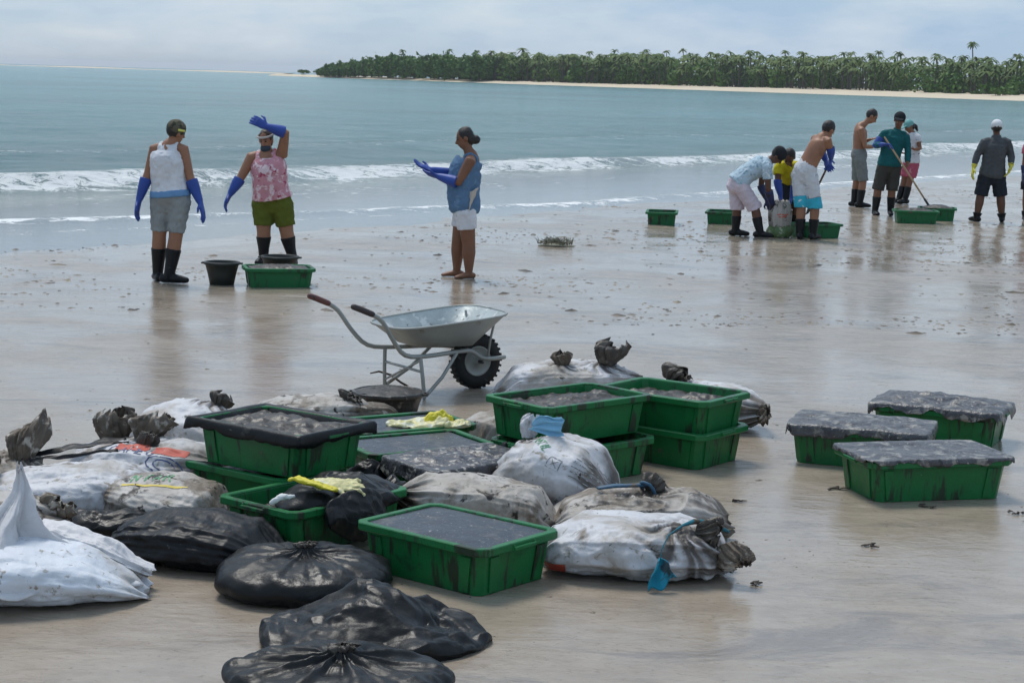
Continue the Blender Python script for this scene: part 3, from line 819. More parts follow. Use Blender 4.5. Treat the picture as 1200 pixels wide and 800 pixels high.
fillmass('sludge', 'brown sludge in the open crate behind the masked sack', 0.33, 10.46, 43, 0.234, 0.405, 0.745, 0.435, M['sludge'], 0.012, 51, 0.030)
crate('lower crate of the pair behind the masked sack', 0.36, 10.36, 43, 0, 0.84, 0.54)
fillmass('sludge', 'dark sludge in the lower crate behind the masked sack', 0.36, 10.36, 43, 0.011, 0.16, 0.66, 0.38, M['tar'], 0.0, 55)
crate('upper open crate of the two nested crates nearest the loner crates', 0.96, 10.97, -36, 0.19, 0.78, 0.56)
fillmass('sludge', 'grey sludge low inside the upper nested crate', 0.96, 10.97, -36, 0.203, 0.355, 0.65, 0.44, M['sludge'], 0.012, 61, 0.030)
crate('lower crate of the two nested crates nearest the loner crates', 0.955, 10.95, -37, 0, 0.78, 0.56)
for lab, x, y, yw, l_, w_, sd in (('crate standing apart under taut mud-flecked film, in front of two others', 2.28, 10.17, 15, 0.86, 0.52, 71),
                              ('crate standing apart, its muddy film drooping at one end, between two others', 2.10, 11.0, -18, 0.82, 0.54, 75),
                              ('crate standing apart with lumpy mud heaped on its film, behind two others', 2.75, 11.80, -25, 0.82, 0.56, 79)):
    crate(lab, x, y, yw, 0, l_, w_, 0.225)
    nm = {71: 'taut mud-flecked black film on the front crate standing apart', 75: 'muddy film drooping over the middle crate standing apart', 79: 'lumpy mud-caked film on the back crate standing apart'}[sd]
    sheet('plastic_film', nm, 'film', x, y, yw, 0.238, l_ + 0.002, w_ + 0.002, M['film_lid'], {71: 0.035, 75: 0.055, 79: 0.065}[sd], {71: 0.004, 75: 0.012, 79: 0.025}[sd], {71: 0.010, 75: 0.017, 79: 0.028}[sd], sd, 2.0)
    fillmass('sludge', {71: 'sludge under the film of the front crate standing apart', 75: 'sludge under the film of the middle crate standing apart', 79: 'sludge under the film of the back crate standing apart'}[sd], x, y, yw, 0.011, 0.2, l_ - 0.16, w_ - 0.14, M['sludge'], 0, sd + 2, 0.004)

# ------------------------------------------------------------------ bags and sacks
def crease(phi, s, k0=7):
    r = np.random.RandomState(s)
    out = 0
    for k in (k0, k0 * 2 - 1, k0 * 3 + 1):
        out = out + (1 - 2 * np.abs(np.sin(k * 0.5 * phi + r.rand() * 6.3 + 0.5 * np.sin(phi + r.rand() * 6)))) * (k0 / k)
    return out / 1.9
def lathe(prof, sx=1.0, sy=1.0, nphi=170, nh=90, seed=1, lump=0.03, k0=8, fine=0.006):
    """prof rows (r, z, pleat amplitude); vertical axis"""
    P = np.array(catmull(prof, max(2, nh // (len(prof) - 1))))
    ph = np.linspace(0, 2 * np.pi, nphi, endpoint=False)
    PH, I = np.meshgrid(ph, np.arange(len(P)))
    rr, zz, am = P[I, 0], P[I, 1], P[I, 2]
    cr_ = crease(PH + 0.25 * zz, seed, k0)
    rad = np.maximum(rr, 0.001) * (1 + lump / max(0.05, P[:, 0].max()) * fbm(np.cos(PH) * 1.6, np.sin(PH) * 1.6, zz * 4, seed, 2) * 1.2) + am * cr_ * np.clip(rr * 12, 0.1, 1)
    X = rad * np.cos(PH) * sx; Y = rad * np.sin(PH) * sy
    Z = zz + am * 0.9 * crease(PH + 0.7, seed + 1, k0) + lump * 0.5 * fbm(X * 5, Y * 5, zz * 5, seed + 3, 3) * np.clip(zz * 12, 0, 1)
    Z = Z + (fine * 0.4 * ridge(X * 16, Y * 16, Z * 16, seed + 9, 3) + fine * 0.8 * folds(X, Y, Z, seed + 5, 0.13, 5) + fine * 0.4 * folds(X, Y, Z, seed + 6, 0.06, 5)) * np.clip(zz * 14, 0, 1)
    Z = np.maximum(Z, 0.0)
    V = np.stack([X, Y, Z], -1).reshape(-1, 3)
    F = [tuple(f) for f in gridF(nphi, len(P), True)]
    F.append(tuple(range(nphi))[::-1]); F.append(tuple(range((len(P) - 1) * nphi, len(P) * nphi)))
    return V, F
def pillow(Lx, stations, nphi=150, nt=130, seed=1, lump=0.03, k0=9, fine=0.006, bend=0.0, pw=2.4, wr=1.0):
    """a filled sack lying along x. stations rows (t, half width, half height, centre z, pleat)"""
    S = np.array(stations, float)
    tt = np.linspace(0, 1, nt)
    P = np.stack([np.interp(tt, S[:, 0], S[:, k]) for k in range(1, 5)], -1)
    ker = np.ones(5) / 5
    for k in range(4):
        e = np.pad(P[:, k], 2, mode='edge'); P[:, k] = np.convolve(e, ker, 'valid')
    ph = np.linspace(0, 2 * np.pi, nphi, endpoint=False)
    PH, I = np.meshgrid(ph, np.arange(nt))
    hw, hh, cz, am = [P[I, k] for k in range(4)]
    T = tt[I]
    c, s = np.cos(PH), np.sin(PH)
    e = 2 / pw
    cs = np.sign(c) * np.abs(c) ** e; ss = np.sign(s) * np.abs(s) ** e
    cr_ = crease(PH, seed, k0)
    n1 = fbm(T * Lx * 5, c * 1.3, s * 1.3, seed, 3); n2 = ridge(T * Lx * 9, c * 2.2 + T, s * 2.2, seed + 4, 3)
    k = 1 + lump * 3.2 * n1
    Yv = cs * (hw * k + am * cr_ + fine * n2 * wr)
    Zv = cz + ss * (hh * k + am * 0.8 * cr_ + fine * n2 * wr)
    Xv = (T - 0.5) * Lx + 0.04 * fbm(c * 2, s * 2, T * 2, seed + 7, 2)
    Yv = Yv + bend * np.sin(T * np.pi)
    fo = folds(Xv, Yv, Zv, seed + 77, 0.16, 5) * fine * 1.0 + folds(Xv, Yv, Zv, seed + 78, 0.07, 5) * fine * 0.5
    Yv = Yv + cs * fo; Zv = Zv + ss * fo
    Zv = np.where(Zv < 0, 0.0, Zv)
    V = np.stack([Xv, Yv, Zv], -1).reshape(-1, 3)
    F = [tuple(f) for f in gridF(nphi, nt, True)]
    F.append(tuple(range(nphi))[::-1]); F.append(tuple(range((nt - 1) * nphi, nt * nphi)))
    global LAST_STAIN
    LAST_STAIN = (np.clip((T - 0.62) / 0.36, 0, 1) * np.clip(0.75 - 0.7 * cr_, 0, 1.3)).ravel()
    return V, F
def ruffle(h, r0, r1, seed=1, tip=0.5, n=110, m=34, curl=0.25, k0=6):
    k0 = k0 + 3
    """gathered mouth of a sack above its tie: z up, base at the tie"""
    ph = np.linspace(0, 2 * np.pi, n, endpoint=False); tt = np.linspace(0, 1, m)
    PH, T = np.meshgrid(ph, tt)
    cr_ = crease(PH + 0.6 * T, seed, k0)
    env = np.sin(np.clip(T, 0, 1) * 2.45) / np.sin(1.5)
    rad = r0 * (1 - 0.5 * T) + (r1 - r0 * 0.4) * env ** 1.2 * (0.9 + 0.3 * fbm(np.cos(PH) * 1.3, np.sin(PH) * 1.3, T * 2, seed + 8, 2)) + (0.008 + (r1 * 0.24) * env) * cr_
    low = 0.25 * fbm(np.cos(PH) * 1.5, np.sin(PH) * 1.5, T, seed + 3, 2)
    Z = h * T * (1 + low * T * 1.2 + 0.10 * cr_ * T) - curl * h * T ** 4 * (1 + 0.6 * cr_)
    X = rad * np.cos(PH) + tip * h * T * T; Y = rad * np.sin(PH) * (0.62)
    fo = folds(X, Y, Z, seed + 3, r1 * 0.9, 5) * r1 * 0.06
    X = X + fo + 0.008 * fbm(X * 30, Y * 30, Z * 30, seed, 2); Y = Y + fo * 0.6 + 0.008 * fbm(X * 30, Y * 30, Z * 30 + 9, seed, 2)
    V = np.stack([X, Y, Z], -1).reshape(-1, 3)
    return V, gridF(n, m, True)
def place(o, loc, rot):
    o.location = loc; o.rotation_euler = tuple(R(a) for a in rot)
    return o
def thick(o, t=0.003):
    s = o.modifiers.new('thickness', 'SOLIDIFY'); s.thickness = t; return o
def add_neck(root, loc, rot, h, r0, r1, seed, m=None, tip=0.4, curl=0.25, tie=None, k0=6):
    V, F = ruffle(h, r0, r1, seed, tip, curl=curl, k0=k0)
    o = place(thick(mk('gathered_mouth', V, F, m or M['neck'], root)), loc, rot)
    if tie:
        a = Acc()
        rr = r0 + 0.012
        pts = [(rr * math.cos(i * 0.5236) * (1 + 0.1 * math.sin(i * 2)), rr * 0.8 * math.sin(i * 0.5236), 0.006 * math.sin(i * 1.7)) for i in range(13)]
        tube(a, pts, [0.009] * 13, n=6)
        tube(a, [(rr, 0, 0), (rr + 0.04, -0.02, -0.02), (rr + 0.07, -0.02, -0.06)], [0.008, 0.007, 0.005], n=6)
        place(mk('tie', a.V, a.F, tie, root), loc, rot)
    return o
SACK_E = [(0, 0.06, 0.012, 0.03, 0.0), (0.03, 0.19, 0.04, 0.05, 0.004), (0.12, 0.265, 0.10, 0.10, 0.006), (0.4, 0.30, 0.125, 0.12, 0.004), (0.68, 0.29, 0.125, 0.12, 0.006), (0.84, 0.22, 0.105, 0.12, 0.016), (0.94, 0.10, 0.06, 0.125, 0.022), (1.0, 0.03, 0.028, 0.13, 0.010)]
def sack(label, x, y, yaw, Lx, m, seed, sw=1.0, sh=1.0, st=None, name='sack', tilt=0.0, z=0.0, lump=0.03, bend=0.0, cat='sack', group=None, fine=0.009, stain=1.0, g=()):
    r = thing(name, label, cat, (x, y, z), R(yaw), group)
    S = [(a, b_ * sw, c * sh, d * sh, e) for a, b_, c, d, e in (st or SACK_E)]
    V, F = pillow(Lx, S, seed=seed, lump=lump, bend=bend, fine=fine)
    st_ = LAST_STAIN * stain
    for gx_, gy_, gz_, rad_, amp_ in g:            # cloth drawn together at a tie
        d = V - np.array([gx_, gy_, gz_])
        ln = np.linalg.norm(d * np.array([1, 1, 0.8]), axis=1)
        fall = np.clip(1 - ln / rad_, 0, 1)
        an = np.arctan2(d[:, 1] + 0.6 * d[:, 2], d[:, 0])
        cr2 = crease(an + 0.35 * np.sin(ln * 25), seed + 5, 9)
        nrm = np.stack([0 * an, V[:, 1], V[:, 2] - 0.11 * sh], -1); nrm /= np.linalg.norm(nrm, axis=1)[:, None] + 1e-6
        V = V + nrm * (amp_ * cr2 * np.minimum(fall * 1.6, 1) * np.clip(ln * 14, 0.1, 1))[:, None] - d * (0.12 * fall ** 2)[:, None]
        V[:, 2] = np.maximum(V[:, 2], 0)
        st_ = np.maximum(st_, np.clip(fall * 1.25, 0, 1) * np.clip(0.7 - 0.9 * cr2, 0.0, 1.4) + 0.9 * (fall > 0.75))
    o = mk('bag', V, F, m, r, attrs={'stain': st_})
    o.rotation_euler = (0, -R(tilt), 0)
    return r
def blk(label, x, y, yaw, V, F, m=None, name='bin_bag'):
    r = thing(name, label, 'bag', (x, y, 0), R(yaw))
    mk('bag', V, F, m or M['blackbag'], r)
    return r
# round black bag, knot on top
V, F = lathe([(0.02, 0, 0), (0.25, 0.0, 0), (0.345, 0.012, 0.002), (0.385, 0.055, 0.003), (0.355, 0.11, 0.005), (0.26, 0.145, 0.006), (0.14, 0.160, 0.010), (0.06, 0.168, 0.010), (0.03, 0.185, 0.006)], 1.02, 0.92, seed=4, lump=0.035, k0=11, fine=0.013)
r = blk('round flat black bin bag with a knot on top, creases fanning from it', -0.86, 7.84, 10, V, F)
V, F = ruffle(0.055, 0.026, 0.042, 6, 0.15, k0=5, curl=0.5)
place(thick(mk('knot', V, F, M['neck_dark'], r)), (0, 0, 0.172), (0, 0, 0))
# black bag lying folded against the yellow printed sack
V, F = pillow(0.84, [(0, 0.05, 0.02, 0.05, 0.0), (0.05, 0.17, 0.06, 0.07, 0.01), (0.2, 0.26, 0.095, 0.095, 0.012), (0.5, 0.28, 0.118, 0.11, 0.014), (0.8, 0.24, 0.10, 0.09, 0.012), (0.95, 0.13, 0.05, 0.05, 0.01), (1, 0.05, 0.015, 0.03, 0.0)], seed=14, lump=0.04, fine=0.011, pw=2.2, wr=1.2)
blk('slumped black bin bag with long folds beside the open white sack', -1.40, 8.27, -18, V, F, M['blackbag_dull'])
# crumpled black bag
def crumpled(sx, sy, h, seed, n=230, m=120, peak=(0.25, 0.0), amp=1.0):
    ph = np.linspace(0, 2 * np.pi, n, endpoint=False); tt = np.linspace(0, 1, m)
    PH, T = np.meshgrid(ph, tt)
    rr = np.where(T < 0.12, 0.96 + 0.04 * T / 0.12, np.cos((T - 0.12) / 0.88 * np.pi / 2) ** 0.8)
    edge = 1 + 0.10 * fbm(np.cos(PH) * 1.4, np.sin(PH) * 1.4, 0, seed, 3)
    X = sx * rr * edge * np.cos(PH); Y = sy * rr * edge * np.sin(PH)
    Z = h * np.clip((T - 0.02) / 0.98, 0, 1) ** 0.7
    up = np.clip(T * 6, 0, 1)
    sc_ = sx / 0.46
    big = folds(X, Y, Z, seed + 1, 0.34 * sc_, 4, 0.9); md = folds(X, Y, Z, seed + 2, 0.15 * sc_, 6, 0.8); fi = folds(X, Y, Z, seed + 3, 0.065 * sc_, 6, 0.6)
    Z = Z * (1 + 0.30 * big) + up * (0.020 * md + 0.009 * fi + 0.02 * big) * sc_ * amp
    Z = Z * (1 + 0.35 * (X * peak[0] / sx + Y * peak[1] / sy))
    X = X + 0.035 * fbm(X * 6, Y * 6, Z * 8, seed + 5, 3); Y = Y + 0.03 * fbm(X * 6, Y * 6, Z * 8 + 4, seed + 6, 3)
    Z = np.maximum(Z, 0)
    V = np.stack([X, Y, Z], -1).reshape(-1, 3)
    F = [tuple(f) for f in gridF(n, m, True)]
    F.append(tuple(range(n))[::-1]); F.append(tuple(range((m - 1) * n, m * n)))
    return V, F
V, F = crumpled(0.45, 0.33, 0.15, 91, peak=(0.75, 0.5), amp=1.9)
blk('half-empty crumpled black bin bag with sharp creases on the sand', -0.52, 7.13, 6, V, F)
V, F = lathe([(0.02, 0, 0), (0.24, 0.0, 0), (0.34, 0.012, 0.002), (0.38, 0.045, 0.004), (0.35, 0.085, 0.008), (0.25, 0.11, 0.014), (0.13, 0.122, 0.018), (0.06, 0.128, 0.012), (0.03, 0.145, 0.006)], 1.12, 0.85, seed=24, lump=0.03, k0=10, fine=0.014)
r = blk('knotted creased black bin bag in front of the crumpled bag', -0.58, 6.52, -5, V, F)
V, F = ruffle(0.06, 0.026, 0.05, 16, 0.3, k0=5, curl=0.5)
place(thick(mk('knot', V, F, M['neck_dark'], r)), (0, 0.0, 0.13), (0, 0, 20))
# open white sack at the edge, mouth pulled up to a point
r = sack('white open sack with its mouth pulled up to a tall peak', -2.06, 7.62, 8, 1.14, M['sack_clean'], 31, 1.05, 0.98,
         st=[(0, 0.12, 0.03, 0.05, 0.0), (0.06, 0.24, 0.09, 0.09, 0.006), (0.3, 0.31, 0.135, 0.125, 0.006), (0.55, 0.32, 0.135, 0.125, 0.006), (0.8, 0.27, 0.10, 0.095, 0.003), (0.94, 0.17, 0.045, 0.05, 0.002), (1.0, 0.10, 0.008, 0.012, 0.0)], lump=0.035, fine=0.008, stain=0.0)
pk = mat('soiled_sack_mouth', (0.60, 0.59, 0.60), 0.55, 0.35, spots=[((0.42, 0.2, 0.2), 7, 0.62, 0.12), (MUD, 6, 0.58, 0.15)], bump=0.4, bscale=30)
ph = np.linspace(0, 2 * np.pi, 110, endpoint=False); tt = np.linspace(0, 1, 50)
PH, T = np.meshgrid(ph, tt)
lobe = np.abs(np.cos(PH * 2.5 + 0.5 * np.sin(PH * 2) + 0.7)) ** 3
rad = (0.30 * (1 - T) ** 2.6 * (1 + 0.3 * lobe) + 0.012 + 0.055 * (1 - T)) * (0.62 + 0.62 * lobe + 0.12 * crease(PH * 2 + 2 * T, 8, 7) + 0.16 * fbm(np.cos(PH) * 2, np.sin(PH) * 2, T * 3, 5, 3))
zz = 0.10 + 0.45 * T ** 0.95 + 0.03 * crease(PH, 3, 6) * (1 - T) + 0.03 * (T > 0.97) * crease(PH, 5, 3)
V = np.stack([rad * np.cos(PH) * 1.0 + 0.06 * T * T - 0.03 * np.sin(T * 7) * T - 0.02, rad * np.sin(PH) * 0.8 + 0.02 * np.sin(T * 9), zz], -1).reshape(-1, 3)
fo = folds(V[:, 0], V[:, 1], V[:, 2], 9, 0.10, 6) * 0.010 + folds(V[:, 0], V[:, 1], V[:, 2], 10, 0.05, 6) * 0.004
V[:, 0] += fo; V[:, 1] -= fo
place(thick(mk('pulled_up_mouth', V, gridF(110, 50, True), pk, r)), (-0.02, 0.04, -0.005), (0, 3, 0))
V, F = pillow(0.52, [(0, 0.1, 0.03, 0.04, 0), (0.2, 0.13, 0.05, 0.05, 0.012), (0.7, 0.11, 0.04, 0.04, 0.014), (1, 0.05, 0.012, 0.015, 0.01)], seed=38, lump=0.06, fine=0.014)
place(mk('folded_flap', V, F, pk, r), (0.31, 0.12, 0.125), (0, 14, -14))
# sacks heaped at the left
r1 = sack('white sack with red blocks and navy lettering, two muddy tied mouths behind it', -1.88, 9.66, -14, 0.90, M['sack'], 41, 1.05, 1.12, g=[(-0.24, 0.10, 0.22, 0.3, 0.014), (0.0, -0.08, 0.25, 0.2, 0.012)])
add_neck(r1, (-0.24, 0.10, 0.20), (0, -10, 20), 0.26, 0.045, 0.115, 42, M['neck'], 0.1, 0.3)
add_neck(r1, (-0.06, 0.06, 0.24), (0, 14, 50), 0.21, 0.045, 0.115, 45, M['neck'], 0.3, 0.35, M['tie'])
add_neck(r1, (0.0, -0.10, 0.24), (-12, 24, 0), 0.13, 0.03, 0.05, 48, M['neck_dark'], 0.2, 0.4)
r2 = sack('dirty sack end with yellow band and green lettering by the slumped bag', -1.68, 8.96, 165, 0.66, M['sack_muddy'], 51, 0.9, 0.95)
r3 = sack('long grey sack lying behind the open white sack', -2.14, 9.08, 8, 0.92, M['sack'], 55, 0.92, 1.0, fine=0.012)
add_neck(r3, (0.40, -0.05, 0.12), (0, 82, -10), 0.13, 0.035, 0.06, 57, M['neck'], 0.2, 0.2)
r4 = sack('mud-stained sack at the far left with a big brown ruffled mouth', -2.62, 9.28, 70, 0.80, M['sack_muddy'], 58, 0.85, 1.0, g=[(0.10, -0.12, 0.2, 0.3, 0.015)])
add_neck(r4, (0.10, -0.12, 0.18), (0, 10, 0), 0.30, 0.05, 0.13, 61, M['neck'], 0.5, 0.3)
add_neck(r4, (-0.22, -0.1, 0.16), (20, -10, 0), 0.24, 0.05, 0.11, 64, M['neck'], -0.3, 0.3)
r5 = sack('brown-stained sack tucked behind the open white sack', -2.32, 8.42, -4, 0.62, M['sack_muddy'], 66, 0.75, 0.95)
add_neck(r5, (0.22, 0.0, 0.15), (0, 30, 0), 0.12, 0.04, 0.08, 67, M['neck'], 0.2, 0.3)
V, F = crumpled(0.25, 0.15, 0.16, 111)
blk('wad of torn black plastic between the grey sack and slumped bag', -1.86, 8.66, 10, V, F, M['blackbag'], 'plastic_wad')
V, F = crumpled(0.17, 0.14, 0.17, 115)
o = blk('bright green plastic bag beside the open white sack', -2.36, 8.07, 30, V, F, mat('green_plastic', (0.16, 0.50, 0.06), 0.45, spots=[((0.5, 0.55, 0.4), 8, 0.6, 0.1)], bump=0.3), 'plastic_bag')
for k, (x, y, sx_, sy_, h_, yw, lab) in enumerate(((-0.60, 9.22, 0.16, 0.12, 0.20, 40, 'black plastic wad jammed between the yellow glove crate and draped crate'), (-0.74, 9.62, 0.13, 0.12, 0.19, 0, 'torn black plastic beside the dark-lined stack'), (0.02, 10.18, 0.14, 0.10, 0.2, 30, 'dark plastic wad between draped crate and plump sack'))):
    V, F = crumpled(sx_, sy_, h_, 151 + k, 140, 70, amp=1.8)
    blk(lab, x, y, yw, V, F, M['blackbag'], 'plastic_wad')
# strips of black plastic on the grey sack
for k, (x, y, z, l_, yw, dp) in enumerate(((-2.22, 9.52, 0.262, 0.50, 24, 0.10), (-2.20, 9.32, 0.258, 0.44, 16, 0.03))):
    A, C = np.meshgrid(np.linspace(0, 1, 30), np.linspace(-0.5, 0.5, 6))
    wv_ = (0.35 + 0.65 * A) * dp
    V = np.stack([(A - 0.5) * l_, C * wv_, 0.02 * fbm(A * 5, C * 2, 0, 130 + k, 2) - 0.02 * (1 - A)], -1).reshape(-1, 3)
    o = place(thick(mk('plastic_strip', V, gridF(30, 6), M['blackbag_dull']), 0.002), (x, y, z), (0, -4, yw))
    tag(o, ('broad torn strip of black plastic over the grey sack', 'narrow torn strip of black plastic over the grey sack')[k], 'plastic')
r6 = sack('white sack standing behind the dark-lined stacked crates', -1.80, 10.25, 75, 0.66, M['sack'], 71, 0.85, 1.5, g=[(0.12, -0.14, 0.34, 0.25, 0.013)])
add_neck(r6, (0.12, -0.14, 0.33), (10, 30, 0), 0.11, 0.045, 0.08, 72, M['neck_dark'], 0.2, 0.4)
r6b = sack('soiled sack hidden behind the dark-lined crate, only its top showing', -1.22, 11.3, 6, 0.80, M['sack_muddy'], 74, 0.9, 1.02)
add_neck(r6b, (0.22, -0.04, 0.22), (10, 30, 0), 0.08, 0.04, 0.07, 75, M['neck_dark'], 0.2, 0.4)
# sacks on the right of the pile
r7 = sack('plump white sack with faded green lettering, a pale blue mask on its neck', 0.25, 9.50, -24, 0.66, M['sack'], 81, 0.98, 1.0, tilt=0,
          st=[(0, 0.10, 0.02, 0.06, 0), (0.05, 0.22, 0.10, 0.12, 0.004), (0.2, 0.28, 0.165, 0.165, 0.006), (0.5, 0.30, 0.20, 0.195, 0.006), (0.8, 0.27, 0.17, 0.17, 0.008), (0.94, 0.17, 0.10, 0.11, 0.004), (1, 0.06, 0.03, 0.06, 0)], g=[(-0.17, 0.02, 0.36, 0.24, 0.012)])
add_neck(r7, (-0.17, 0.02, 0.355), (0, -4, 0), 0.15, 0.035, 0.05, 83, pk, 0.2, 0.25)
r8 = sack('long grey sack wedged between film-topped crate and draped crate', -0.15, 9.06, 172, 0.80, M['sack_muddy'], 85, 0.72, 1.02, fine=0.010)
r9 = sack('soiled sack lying behind another, tied in the middle with tarred cloth and blue strap', 0.66, 9.0, 4, 0.86, M['sack_muddy'], 88, 0.92, 0.93,
          st=[(0, 0.10, 0.02, 0.06, 0), (0.05, 0.20, 0.08, 0.09, 0.004), (0.2, 0.27, 0.115, 0.115, 0.008), (0.45, 0.28, 0.115, 0.115, 0.014), (0.55, 0.28, 0.115, 0.115, 0.014), (0.8, 0.28, 0.125, 0.12, 0.008), (0.94, 0.19, 0.09, 0.09, 0.004), (1, 0.08, 0.03, 0.06, 0)], g=[(0.03, 0.0, 0.235, 0.40, 0.018)])
add_neck(r9, (0.03, 0.02, 0.222), (-20, 50, 10), 0.11, 0.04, 0.065, 89, M['neck_dark'], 0.3, 0.4, M['tie'])
a = Acc(); tube(a, [(-0.22, -0.02, 0.235), (-0.14, 0, 0.243), (-0.06, 0.01, 0.243), (0.03, 0.02, 0.245)], [(0.022, 0.008), (0.026, 0.01), (0.02, 0.01), (0.012, 0.01)], n=8)
mk('strap', a.V, a.F, M['tie'], r9)
r10 = sack('white sack gathered at a tarred fan-like mouth, cyan mask hanging from it', 0.60, 8.33, -6, 0.84, M['sack'], 95, 1.02, 0.98, fine=0.010,
           st=[(0, 0.12, 0.02, 0.06, 0), (0.05, 0.22, 0.08, 0.09, 0.004), (0.2, 0.29, 0.12, 0.118, 0.005), (0.5, 0.30, 0.128, 0.12, 0.010), (0.75, 0.28, 0.125, 0.12, 0.018), (0.88, 0.24, 0.105, 0.11, 0.022), (0.96, 0.16, 0.07, 0.09, 0.014), (1, 0.06, 0.03, 0.06, 0)], g=[(0.24, -0.12, 0.24, 0.40, 0.020)])
add_neck(r10, (0.26, -0.11, 0.225), (0, 96, -16), 0.15, 0.03, 0.06, 97, M['neck_dark'], -0.2, 0.3, None, 9)
add_neck(r10, (0.40, -0.12, 0.17), (20, 150, -20), 0.15, 0.05, 0.075, 98, M['neck'], -0.3, 0.3, None, 9)
a = Acc(); tube(a, [(0.11, -0.335, 0.145), (0.115, -0.325, 0.185), (0.14, -0.26, 0.232), (0.20, -0.16, 0.256), (0.25, -0.10, 0.262), (0.33, -0.06, 0.25), (0.40, -0.04, 0.21)], [0.002, 0.0025, 0.003, 0.006, 0.013, 0.012, 0.010], n=8)
mk('tie', a.V, a.F, M['tie_cyan'], r10)
A, C = np.meshgrid(np.linspace(0, 1, 14), np.linspace(-1, 1, 12))
V = np.stack([C * (0.012 + 0.052 * A ** 0.7) + 0.006 * np.sin(A * 7), -0.02 * A + 0.012 * np.cos(C * 5 + A * 3) - 0.012 * C * C + 0.008 * fbm(A * 5, C * 3, 0, 3, 2), -0.12 * A + 0.03 * C * A - 0.015 * A * np.cos(C * 4)], -1).reshape(-1, 3)
o = place(thick(mk('face_mask', V, gridF(14, 12), M['mask_cyan'])), (0.675, 7.985, 0.145), (0, 0, 12))
tag(o, 'cyan face mask hanging down the front of a white sack', 'mask')
A, C = np.meshgrid(np.linspace(0, 1, 16), np.linspace(-1, 1, 12))
V = np.stack([-0.03 + 0.17 * A + 0.012 * np.sin(C * 3), -0.02 * A + 0.014 * np.sin(C * 9 + A * 3) * np.minimum(1, A * 2), (0.014 + 0.042 * np.minimum(1, A * 1.7)) * C + 0.035 * A * (1 - A) + 0.018 * (C > 0.6) * np.sin(A * 6) + 0.006 * fbm(A * 6, C * 4, 0, 5, 2)], -1).reshape(-1, 3)
o = place(thick(mk('face_mask', V, gridF(16, 12), M['mask_blue'])), (0.14, 9.485, 0.43), (8, -10, -12))
tag(o, 'pale blue face mask tied on the neck of the plump white sack', 'mask')
r11 = sack('whitish sack lying behind the open crate, brown gathered mouth upright', 0.40, 12.95, 6, 1.0, M['sack'], 101, 0.9, 1.05, g=[(0.26, -0.04, 0.25, 0.3, 0.014), (-0.06, -0.1, 0.25, 0.2, 0.012)])
add_neck(r11, (0.26, -0.04, 0.24), (0, 12, 30), 0.22, 0.06, 0.13, 102, M['neck_dark'], 0.3, 0.4, k0=8)
add_neck(r11, (-0.06, -0.10, 0.24), (10, -4, 0), 0.13, 0.04, 0.06, 104, M['neck'], 0.0, 0.3)
r12 = sack('pale sack behind the nested crates with a torn black mouth on top', 1.24, 12.12, -42, 1.05, M['sack'], 105, 0.95, 1.12, g=[(-0.22, -0.06, 0.27, 0.28, 0.014)])
add_neck(r12, (-0.22, -0.06, 0.27), (0, 30, 0), 0.15, 0.05, 0.09, 106, M['neck_dark'], 0.5, 0.3)
add_neck(r12, (0.47, -0.02, 0.12), (10, 88, 0), 0.12, 0.04, 0.06, 108, M['neck'], -0.3, 0.2)
r13 = sack('small muddy sack squeezed between the film crates and open crate', -0.08, 10.98, 60, 0.52, M['sack_muddy'], 111, 0.62, 0.98)
r14 = sack('muddy brown bundle behind the film-covered crates', -0.90, 11.35, 20, 0.40, M['neck'], 113, 0.5, 0.85)

# crumpled liner, gloves and rubbish on the crates
V, F = crumpled(0.36, 0.21, 0.12, 121)
o = mk('crumpled_liner', V, F, M['blackbag']); place(o, (-0.79, 8.80, 0.165), (0, 0, 46))
tag(o, 'crumpled black liner bulging from the crate with yellow gloves', 'liner')
V, F = crumpled(0.21, 0.12, 0.05, 127)
o = mk('liner_fold', V, F, M['blackbag']); place(o, (-0.705, 8.565, 0.165), (72, 0, 51))
tag(o, 'fold of black liner spilling over the side of the crate with yellow gloves', 'liner')
def rubber_glove(label, loc, rot, m, seed, flat=1.0):
    a = Acc()
    rr = random.Random(seed)
    tube(a, [(0, 0, 0.012), (0.09, 0.005, 0.018), (0.16, 0, 0.016)], [(0.052, 0.010), (0.046, 0.013), (0.048, 0.014)], side=(0, 1, 0), n=10)
    for k, yy in enumerate((-0.034, -0.011, 0.012, 0.034)):
        d = rr.uniform(-0.02, 0.02)
        tube(a, [(0.15, yy, 0.016), (0.20, yy * 1.15 + d * 0.4, 0.02 + rr.uniform(0, 0.01)), (0.235 - 0.01 * abs(k - 1), yy * 1.3 + d, 0.012)], [0.011, 0.010, 0.008], n=8)
    tube(a, [(0.10, -0.04, 0.016), (0.13, -0.075, 0.02), (0.16, -0.09, 0.014)], [0.013, 0.011, 0.009], n=8)
    o = fuse('rubber_glove', a, 0.006, m, None, 3, 0.014, 0.03)
    place(o, loc, rot)
    return tag(o, label, 'glove')
rubber_glove('pale yellow rubber glove lying on the crumpled liner', (-0.90, 8.60, 0.285), (24, 6, 14), M['yellow'], 1)
rubber_glove('smaller yellow rubber glove beside the pale one on the liner', (-0.80, 8.52, 0.275), (10, -8, 165), M['yellow_b'], 2)
a = Acc(); tube(a, [(0, 0, 0), (0.05, 0.01, 0.012), (0.11, 0.0, 0.004)], [0.012, 0.017, 0.01], n=8)
o = fuse('crumpled_tissue', a, 0.005, mat('white_tissue', (0.7, 0.7, 0.68), 0.8, spots=[(DIRT, 16, 0.66, 0.1)]), None, 1, 0.012, 0.02)
place(o, (-1.08, 8.42, 0.243), (0, -8, 30)); tag(o, 'crumpled white scrap at the rim beside the yellow gloves', 'scrap')
